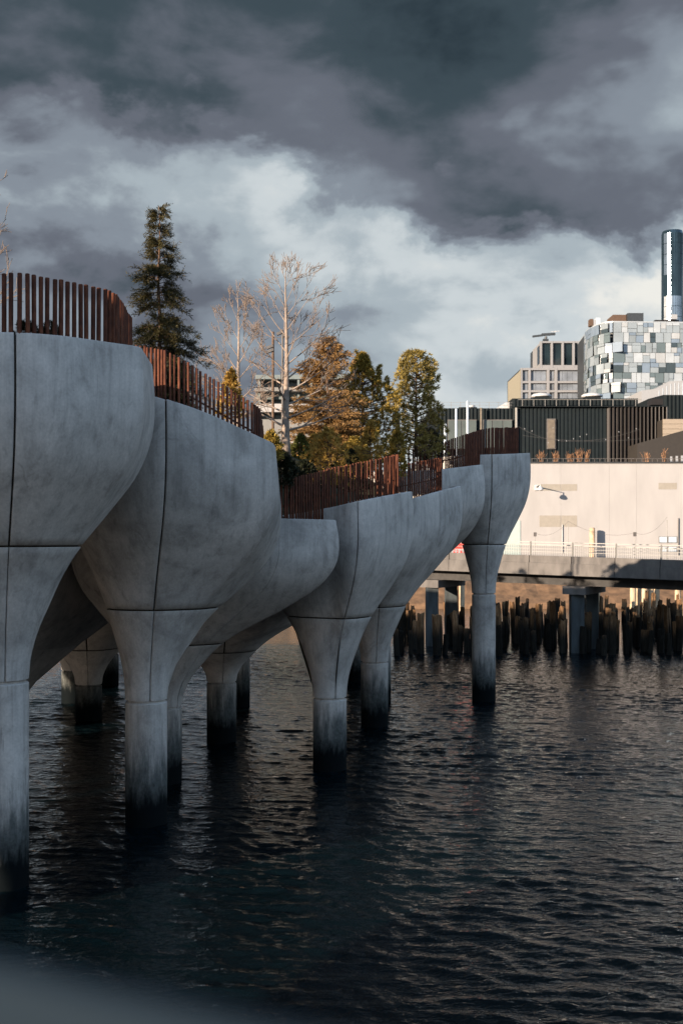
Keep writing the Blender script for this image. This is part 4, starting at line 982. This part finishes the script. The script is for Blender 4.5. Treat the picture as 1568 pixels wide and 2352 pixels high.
for (px, py) in ((1204, 985), (1221, 990), (1258, 1017), (1269, 983), (1282, 1012), (1300, 1013), (1316, 1008), (1331, 1003), (1346, 998), (1390, 1010), (1420, 992), (1442, 1006), (1460, 985)):
    link('bulb', blm, ls, Vector(at(px, py, 120)))
for (pa, pb_) in (((1190, 980), (1300, 1013)), ((1300, 1013), (1470, 985)), ((1200, 1000), (1470, 1008))):
    m = MB(); A = Vector(at(*pa, 120)); B = Vector(at(*pb_, 120)); m.tube([A.lerp(B, u)+Vector((0, 0, -1.6*u*(1-u))) for u in np.linspace(0, 1, 15)], .012, 4); m.build('wire', 'lamp_dark', ls)
b2 = thing('black_annex', (X(1530, 150), 150, 2.6), 'black ribbed block with sloping roof end at the right edge', 'building')
m = MB(); m.prism([(X(1488, 150), 2.6), (X(1700, 150), 2.6), (X(1700, 150), Z(907, 150)), (X(1522, 150), Z(907, 150)), (X(1488, 150), Z(916, 150))], 'y', 150, 160); m.build('wall', 'black_flat', b2)
r2 = rib_mesh(hpx(9, 150), Z(907, 150)-2.7, .2, 'black_metal')
for k in range(9): link('cladding_panel', r2, b2, Vector((X(1523+9*k, 150), 149.99, 2.65)))
m = MB(); m.prism([(X(1490, 140), Z(932, 140)), (X(1516, 140), Z(932, 140)), (X(1516, 140), Z(918, 140)), (X(1490, 140), Z(919, 140))], 'y', 139, 141); m.build('plant_room', 'bronze_and_sunlit_ribs', b2)
b3 = thing('timber_clad_block', (X(1560, 127), 127, 2.6), 'tan timber clad block wedged between black wall and brown wall', 'building')
for k in range(4):
    m = MB(); z0 = Z(1008, 127)+k*hpx(46, 127)/4; m.box(X(1522, 127), X(1680, 127), 127, 127.3, z0, z0+hpx(46, 127)/4-.03); m.build('board', 'tan_wood', b3)
m = MB(); m.box(X(1522, 127), X(1680, 127), 127.29, 129.5, 2.6, Z(963, 127)); m.build('wall', 'brown_wall', b3)
m = MB(); m.prism([(X(1462, 120), 12.5), (X(1700, 120), 12.5), (X(1700, 120), Z(951, 120)), (X(1462, 120), Z(1019, 120))], 'y', 120, 124)
o = m.build('slanted_wall', 'brown_wall', None, loc=(X(1462, 120), 120, 12.5)); tag(o, 'dark brown wall with slanting top in the lower right of the rooftops', 'wall')
for i, px in enumerate((1535, 1548, 1560)):
    m = MB(); m.box(X(px, 114), X(px+5, 114), 113.6, 113.7, Z(1061, 114), Z(1049-i, 114)); o = m.build('white_post', 'white_paint', None, loc=(X(px, 114), 113.6, Z(1061, 114)))
    tag(o, nth(i)+' short white post from the left on the shed roof by the right edge', 'post', 'white posts on the shed roof')
for i, (px, top, w) in enumerate(((1022, 975, 7), (1047, 940, 6), (1073, 922, 6))):
    dd = 53.; m = MB(); m.lathe([(hpx(w/2, dd), 8.8), (hpx(w/2, dd), Z(top, dd)), (hpx(w/3, dd), Z(top, dd)+.03)], (X(px, dd), dd), 12)
    o = m.build('white_mast', 'window_white', None, smooth=False, loc=(X(px, dd), dd, 8.8)); tag(o, ('shortest white mast, partly behind the columnar pine', 'middle white mast of the three', 'tallest white mast of the three')[i]+' by the far fence', 'mast', 'white masts by the far fence')

# ------------------------------------------------------------------ city blocks
simple('beige_stone', (.215, .215, .222), .85, var=.06); simple('beige_sunlit', (.235, .215, .165), .85, var=.08); simple('dark_glass', (.010, .018, .022), .12, var=.3, scale=.3); simple('mid_glass', (.16, .18, .21), .12, var=.35, scale=.25); simple('frame_dark', (.03, .035, .04), .5)
D = 300.
bg_ = thing('beige_office_block', (X(1260, D), D, 2.6), 'beige stepped office block with a dark glazed top storey', 'building')
m = MB(); m.box(X(1196, D), X(1420, D), D+1.2, D+25, 2.6, Z(846, D)); m.build('core', 'frame_dark', bg_)
m = MB(); m.prism([(X(1179, D+14), D+14), (X(1195, D), D+.02), (X(1195.9, D), D+1.5), (X(1195.9, D), D+24), (X(1181, D+24), D+24)], 'z', 2.6, Z(849, D)); m.build('side_wall', 'beige_sunlit', bg_)  # yellow sunlight on this side is put into its stone colour
m = MB(); m.box(X(1243, D), X(1420, D), D+1.6, D+18, Z(846, D)+.01, Z(786, D)); m.build('upper_core', 'frame_dark', bg_)
def gridwall(root, cols, rows, dd, x0, x1, ytop, ybot, glass, th=1.2, yo=0.):
    """piers and beams proud of recessed windows; cols and rows are the openings"""
    edges = [x0]+[v for c in cols for v in c]+[x1]
    for a, b in zip(edges[::2], edges[1::2]):
        if b-a > .2:
            m = MB(); m.box(X(a, dd), X(b, dd), dd+yo, dd+yo+th, Z(ybot, dd), Z(ytop, dd)); m.build('pier', 'beige_stone', root)
    ed = [ytop]+[v for r in rows for v in r]+[ybot]
    for a, b in zip(ed[::2], ed[1::2]):
        for c in cols:
            if b-a > .2:
                m = MB(); m.box(X(c[0], dd)+.01, X(c[1], dd)-.01, dd+yo+.06, dd+yo+th, Z(b, dd), Z(a, dd)); m.build('beam', 'beige_stone', root)
    for c in cols:
        for r in rows:
            w = MB(); w.box(X(c[0], dd)+.01, X(c[1], dd)-.01, dd+yo+th-.35, dd+yo+th-.05, Z(r[1], dd)+.01, Z(r[0], dd)-.01); wo_ = w.build('window', 'frame_dark', root)
            np_ = max(1, round((c[1]-c[0])/12))
            for k in range(np_):
                a = c[0]+1+(c[1]-c[0]-2)*k/np_; b = c[0]+1+(c[1]-c[0]-2)*(k+1)/np_-.5
                q = MB(); q.box(X(a, dd), X(b, dd), dd+yo+th-.45, dd+yo+th-.352, Z(r[1]-1, dd), Z(r[0]+1, dd)); q.build('pane', glass, wo_)
gridwall(bg_, [(1199, 1213), (1218, 1255), (1261, 1273), (1279, 1328), (1333, 1346), (1351, 1385)], [(850, 875), (880, 896), (901, 920)], D, 1195.5, 1400, 845, 925, 'mid_glass')
gridwall(bg_, [(1244.5, 1265), (1269.5, 1290), (1294.5, 1315), (1319.5, 1341), (1346, 1368)], [(787, 838)], D, 1240, 1375, 783, 844.9, 'dark_glass', 1.2, .4)
m = MB(); m.prism([(X(1231, D+8), D+8), (X(1240, D)-.02, D+.41), (X(1240, D)-.02, D+12)], 'z', Z(844.8, D), Z(787, D)); m.build('chamfer_wall', 'beige_stone', bg_)
m = MB(); m.prism([(X(1232.6, D+6.6), D+6.6), (X(1238.4, D+1.6), D+1.6), (X(1237.4, D+1), D+1.), (X(1231.2, D+6), D+6.)], 'z', Z(834, D), Z(792, D)); m.build('chamfer_pane', 'dark_glass', bg_)
cr = thing('roof_crane', at(1252, 783, D+6), 'small dark maintenance crane on the beige office roof', 'crane'); dd = D+6
m = MB(); m.box(X(1246, dd), X(1258, dd), dd-.6, dd+.6, Z(783.5, dd), Z(779, dd)); m.build('base', 'frame_dark', cr)
m = MB(); m.tube([at(1252, 780, dd), at(1253, 773, dd)], hpx(3, dd), 8); m.build('turret', 'frame_dark', cr)
m = MB(); m.bar(at(1222, 773, dd), at(1246, 770, dd), hpx(4.2, dd)); m.build('counterweight', 'frame_dark', cr)
m = MB(); m.bar(at(1243, 769, dd), at(1274, 767, dd), hpx(5.5, dd)); m.build('jib', 'frame_dark', cr)
m = MB(); m.bar(at(1273, 768, dd), at(1274, 760, dd), hpx(2, dd)); m.bar(at(1263, 762.5, dd), at(1284, 760.5, dd), hpx(1.2, dd)); m.build('spreader', 'lamp_metal', cr)
for i, (px, hw) in enumerate(((1242, 23), (1358, 24))):
    dd = 146.; m = MB(); n = 20; V = []; cx, cz = X(px, dd), Z(912, dd)
    m.lathe([(hpx(hw, dd), cz), (hpx(hw, dd), cz+.18), (hpx(hw*.8, dd), cz+.38), (hpx(hw*.4, dd), cz+.50), (.05, cz+.53)], (cx, dd), 28)
    o = m.build('roof_dome', 'lamp_metal', None, smooth=True, loc=(cx, dd, cz)); tag(o, ('low silver roof dome in front of the beige office block', 'low silver roof dome in front of the patchwork glass block')[i], 'roof dome', 'silver roof domes')
    m = MB(); m.box(cx-hpx(hw, dd)*.7, cx+hpx(hw, dd)*.7, dd-1, dd+1, 2.6, cz); s_ = m.build('dome_base', 'black_flat', o)
m = MB(); D = 200.
m.prism([(X(1472, D), 2.6), (X(1750, D), 2.6), (X(1750, D), Z(862, D)), (X(1535, D), Z(876, D)), (X(1505, D), Z(893, D)), (X(1472, D), Z(897, D))], 'y', D, D+20)
wb = thing('white_block', (X(1600, D), D, 2.6), 'white block with stepped sloping top in front of the patchwork glass block', 'building'); m.build('wall', 'white_paint', wb)
for k in range(8):
    m = MB(); m.box(X(1512+9*k, D)-.05, X(1512+9*k, D)+.05, D-.06, D-.004, 2.6, Z(893-max(0, min(17, (k*9-0)*.56)), D)-.3); m.build('seam', 'window_white', wb)

# patchwork glass block: every pane its own tilt and tint
for nm, c, ro in (('pane_ice', (.235, .27, .295), .22), ('pane_white', (.34, .37, .395), .3), ('pane_mist', (.20, .23, .25), .2), ('pane_blue', (.16, .205, .26), .15), ('pane_grey', (.10, .13, .14), .15), ('pane_dark', (.035, .05, .058), .1), ('pane_cream', (.33, .345, .355), .3)):
    simple(nm, c, ro, 0., .10, .4, spec=.8)
D = 260.
gb = thing('patchwork_glass_block', (X(1450, D), D, 2.6), 'glass block faced in a patchwork of tilted pale panes', 'building')
zt, zb_ = Z(737, D), Z(925, D)
fl = [(X(1407, D), D), (X(1606, D), D+1.5)]
cv = []
for i in range(9):
    a = R(10+i*7.5); cv.append(None)
# plan line: curved part from the far left end, then the long flat front
plan = [(X(1341, D+17), D+17), (X(1346, D+11.5), D+11.5), (X(1356, D+7), D+7), (X(1370, D+3.6), D+3.6), (X(1388, D+1.2), D+1.2), (X(1407, D), D), (X(1590, D), D+1.0)]
m = MB(); back_pts = [(X(1590, D), D+30), (plan[0][0]+1, D+30)]
m.prism([(p[0]+.0, p[1]+.5) for p in plan]+back_pts, 'z', 2.6, zt-.3); m.build('core', 'frame_dark', gb)
m = MB(); m.prism([(p[0], p[1]+.2) for p in plan]+back_pts, 'z', zt-.28, zt); m.build('parapet', 'pane_white', gb)
cum = [0]
for a, b in zip(plan[:-1], plan[1:]): cum.append(cum[-1]+math.dist(a, b))
def on_plan(s):
    for i in range(len(plan)-1):
        if s <= cum[i+1] or i == len(plan)-2:
            u = (s-cum[i])/(cum[i+1]-cum[i]); a, b = plan[i], plan[i+1]
            t = Vector((b[0]-a[0], b[1]-a[1], 0)).normalized(); return Vector((a[0]+(b[0]-a[0])*u, a[1]+(b[1]-a[1])*u, 0)), t
rr = random.Random(12); pane_me = {}
def unit_pane(mat):
    if mat not in pane_me:
        q = MB(); q.box(0, 1, -.06, .06, 0, 1); me = bpy.data.meshes.new('pane'); me.from_pydata(q.v, [], q.f); me.materials.append(M[mat]); pane_me[mat] = me
    return pane_me[mat]
floor_h = (zt-.35-zb_)/8; s_curve = cum[5]; npane = 0
for f in range(8):
    s = 0.
    while s < cum[-1]-1.0:
        w = rr.uniform(1.0, 2.3) if s > s_curve else rr.uniform(1.5, 2.8)
        if s < s_curve < s+w: w = s_curve-s if s_curve-s > .6 else w
        w = min(w, cum[-1]-s)
        z0 = zb_+f*floor_h; splits = rr.choice([[0, 1], [0, .55, 1], [0, .4, 1], [0, .72, 1], [0, 1]])
        for a, b in zip(splits[:-1], splits[1:]):
            p, t = on_plan(s+.02)
            mat = rr.choices(['pane_ice', 'pane_white', 'pane_mist', 'pane_blue', 'pane_grey', 'pane_dark', 'pane_cream'], [7, 5, 4, 3, 2, 1.2, 2] if s > s_curve else [3, 1, 5, 4, 4, 1.2, 1])[0]  # paler mix on the flat front stands for its sky reflection
            nrm = Vector((t.y, -t.x, 0)); po = p+nrm*rr.uniform(.02, .22)
            if npane < 298:
                link('pane', unit_pane(mat), gb, Vector((po.x, po.y, z0+a*floor_h+.04)), scale=(w-.10, 1, (b-a)*floor_h-.07),
                     rot=(rr.uniform(-.05, .05), 0, math.atan2(t.y, t.x)+rr.uniform(-.03, .03))); npane += 1
        s += w
simple('brown_brick', (.085, .052, .035), .9, var=.2)
m = MB(); m.box(X(1421, D), X(1452, D), D+6, D+12, zt+.01, Z(711, D)); m.build('roof_house', 'brown_brick', gb)
m = MB(); m.box(X(1453, D), X(1490, D), D+5, D+12, zt+.01, Z(709, D)); m.build('roof_house', 'frame_dark', gb)
for (px, w, top, mt_) in ((1371, 4, 721, 'brown_brick'), (1378, 2.5, 724, 'white_paint'), (1386, 5, 718, 'window_white'), (1397, 2, 730, 'frame_dark')):
    m = MB(); m.box(X(px-w, D), X(px+w, D), D+6, D+8, zt+.01, Z(top, D)); m.build('roof_unit', mt_, gb)
m = MB(); m.box(X(1514, D), X(1570, D), D+4, D+9, zt+.01, Z(727, D)); m.build('roof_unit', 'bronze_and_sunlit_ribs', gb)
m = MB(); m.box(X(1550, D), X(1563, D), D+3, D+4, Z(727, D), Z(716, D)); m.build('roof_unit', 'white_paint', gb)

# slender round glass tower
def glass(name, c, ro, metal):
    t = NT(name); n = t.noise(t.pos((1, 1, .3)), .35, 4, .6)
    t.col(t.ramp(n, [(.3, tuple(x*.6 for x in c)), (.7, c)])); t.b.inputs['Roughness'].default_value = ro; t.b.inputs['Metallic'].default_value = metal
glass('tower_blue', (.30, .38, .47), .22, .75); glass('tower_deep', (.030, .055, .075), .15, .5); glass('tower_highlight', (.85, .88, .90), .25, .6)
D = 520.; tw = thing('round_glass_tower', (X(1550, D), D, 2.6), 'slender round glass tower rising at the right edge', 'building'); cx, cy, rr_ = X(1550, D), D+5, hpx(25, D)
n = 28; nf = 30; z0, z1 = 2.6, Z(533, D); fh = (z1-z0)/nf
for k in range(n):
    a0 = 2*math.pi*k/n; a1 = 2*math.pi*(k+1)/n
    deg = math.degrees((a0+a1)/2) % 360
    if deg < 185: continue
    mat = 'tower_deep' if deg < 212 or 312 < deg < 328 else ('tower_highlight' if deg < 238 or deg > 344 else 'tower_blue')  # tint by angle paints the highlight and dark reflections into the glass
    for (fa, fb, mt_) in ((0, 25, mat), (25, 30, 'tower_deep' if mat != 'tower_highlight' else 'tower_blue')):
        m = MB()
        for f in range(fa, fb):
            za = z0+f*fh+.12; zb2 = z0+(f+1)*fh-.12; flare = 1+.02*math.sin(f*.7)
            q = [(cx+rr_*flare*math.cos(a), cy+rr_*flare*math.sin(a)) for a in (a0+.012, a1-.012)]
            m.add([(q[0][0], q[0][1], za), (q[1][0], q[1][1], za), (q[1][0], q[1][1], zb2), (q[0][0], q[0][1], zb2)], [(0, 1, 2, 3)])
        o = m.build('glazing_strip', mt_, tw); o['kind'] = 'stuff'
m = MB(); m.lathe([(rr_*.985, z0), (rr_*.985, z1), (rr_*.9, z1+1.5)], (cx, cy), 28); m.build('core', 'tower_deep', tw)

# pale terminal behind the leafless trees, light poles
D = 142.; tb = thing('pale_terminal', (X(660, D), D, 2.6), 'pale terminal with open dark storeys seen through the leafless trees', 'building')
simple('pale_green', (.14, .165, .165), .8, var=.08); simple('warm_white', (.18, .172, .16), .85, var=.08)
m = MB(); m.box(X(588, D), X(820, D), D+3, D+20, 2.6, Z(868, D)); m.build('wall', 'smoked_glass', tb)
for (ya, yb, mt_, y_o) in ((858, 868, 'pale_green', 1.), (889, 898, 'warm_white', .2), (898, 913, 'pale_green', 1.8), (925, 944, 'pale_wall', 1.), (963, 1010, 'warm_white', 0.), (1010, 1060, 'pale_wall', .4)):
    m = MB(); m.box(X(585, D), X(825, D), D+y_o, D+2.99, Z(yb, D), Z(ya, D)-.01); m.build('storey_band', mt_, tb)
for px in range(592, 820, 30):
    m = MB(); m.box(X(px, D), X(px+5, D), D+1.2, D+2.98, Z(963, D), Z(868, D)); m.build('pillar', 'pale_green', tb)
for i, (px, top, w, mt_) in enumerate(((627, 762, 6.5, 'brown_bark'), (649, 757, 6.0, 'lamp_dark'))):
    dd = 50.; lp = thing('light_pole', (X(px, dd), dd, 8.9), ('tall brown light pole with two floodlights left of the pale trunk', 'tall dark light pole just behind the pale trunk')[i], 'light pole')
    m = MB(); m.lathe([(hpx(w/2, dd), 8.9), (hpx(w/2.3, dd), Z(top, dd))], (X(px, dd), dd), 10); m.build('shaft', mt_, lp)
    for (ox, py, sg_) in (((-7, 797, -1), (-6, 806, -1)) if i == 0 else ((7, 772, 1), (-6, 765, -1))):
        c = Vector(at(px+ox, py, dd)); m = MB(); m.bar(c+Vector((.14*sg_, 0, -.06)), c-Vector((.14*sg_, 0, -.06)), .2, .11); m.build('floodlight', 'lamp_dark', lp)
    m = MB(); m.bar(at(px-14, 829 if i == 0 else 775, dd), at(px+14, 829 if i == 0 else 775, dd), .03); m.build('crossarm', 'lamp_dark', lp)

# ------------------------------------------------------------------ parapet of the viewer's own pier, far out of focus
simple('parapet_grey', (.030, .048, .058), .8, var=.1, scale=4)
# the walkway the viewer stands on: it runs from the island's high corner past the camera
pr = thing('near_walkway', (-.2, .55, 0), 'blurred dark grey parapet of the near walkway across the lower left corner', 'walkway')
PA = Vector((-1.6, 1.302, 0)); PT = (Vector((.75, 0, 0))-PA).normalized(); PN = Vector((PT.y, -PT.x, 0))
if PN.y > 0: PN = -PN
ZC = 6.331; S0, S1 = -12.5, 34.
def extr(prof, s0, s1, name, mat):
    V = [PA+PT*q+PN*u+Vector((0, 0, w)) for q in (s0, s1) for u, w in prof]; k = len(prof); m = MB()
    m.add(V, [tuple(range(k)), tuple(range(2*k-1, k-1, -1))]+[(i, i+k, (i+1) % k+k, (i+1) % k) for i in range(k)]); return m.build(name, mat, pr)
cap = [(0, ZC-.04), (.012, ZC-.008), (.04, ZC), (.26, ZC), (.30, ZC-.03), (.30, ZC-.12), (0, ZC-.12)]
extr(cap, S0, S1, 'cap', 'parapet_grey'); extr([(u+5.2, w) for u, w in cap], S0, S1, 'cap', 'parapet_grey')
extr([(.05, ZC-.122), (.25, ZC-.122), (.25, 4.96), (.05, 4.96)], S0, S1, 'parapet_wall', 'parapet_grey'); extr([(5.25, ZC-.122), (5.45, ZC-.122), (5.45, 4.96), (5.25, 4.96)], S0, S1, 'parapet_wall', 'parapet_grey')
extr([(-.02, 4.956), (5.5, 4.956), (5.5, 4.4), (4.8, 3.7), (.7, 3.7), (-.02, 4.4)], S0, S1, 'deck', 'bridge_concrete')
for q in (-9., 1.5, 12., 22.5, 33.):
    for u in (1.0, 4.5):
        p = PA+PT*q+PN*u; m = MB(); m.lathe([(.45, -2.5), (.45, 3.698)], (p.x, p.y), 20); m.build('column', 'concrete_tide', pr, smooth=False)
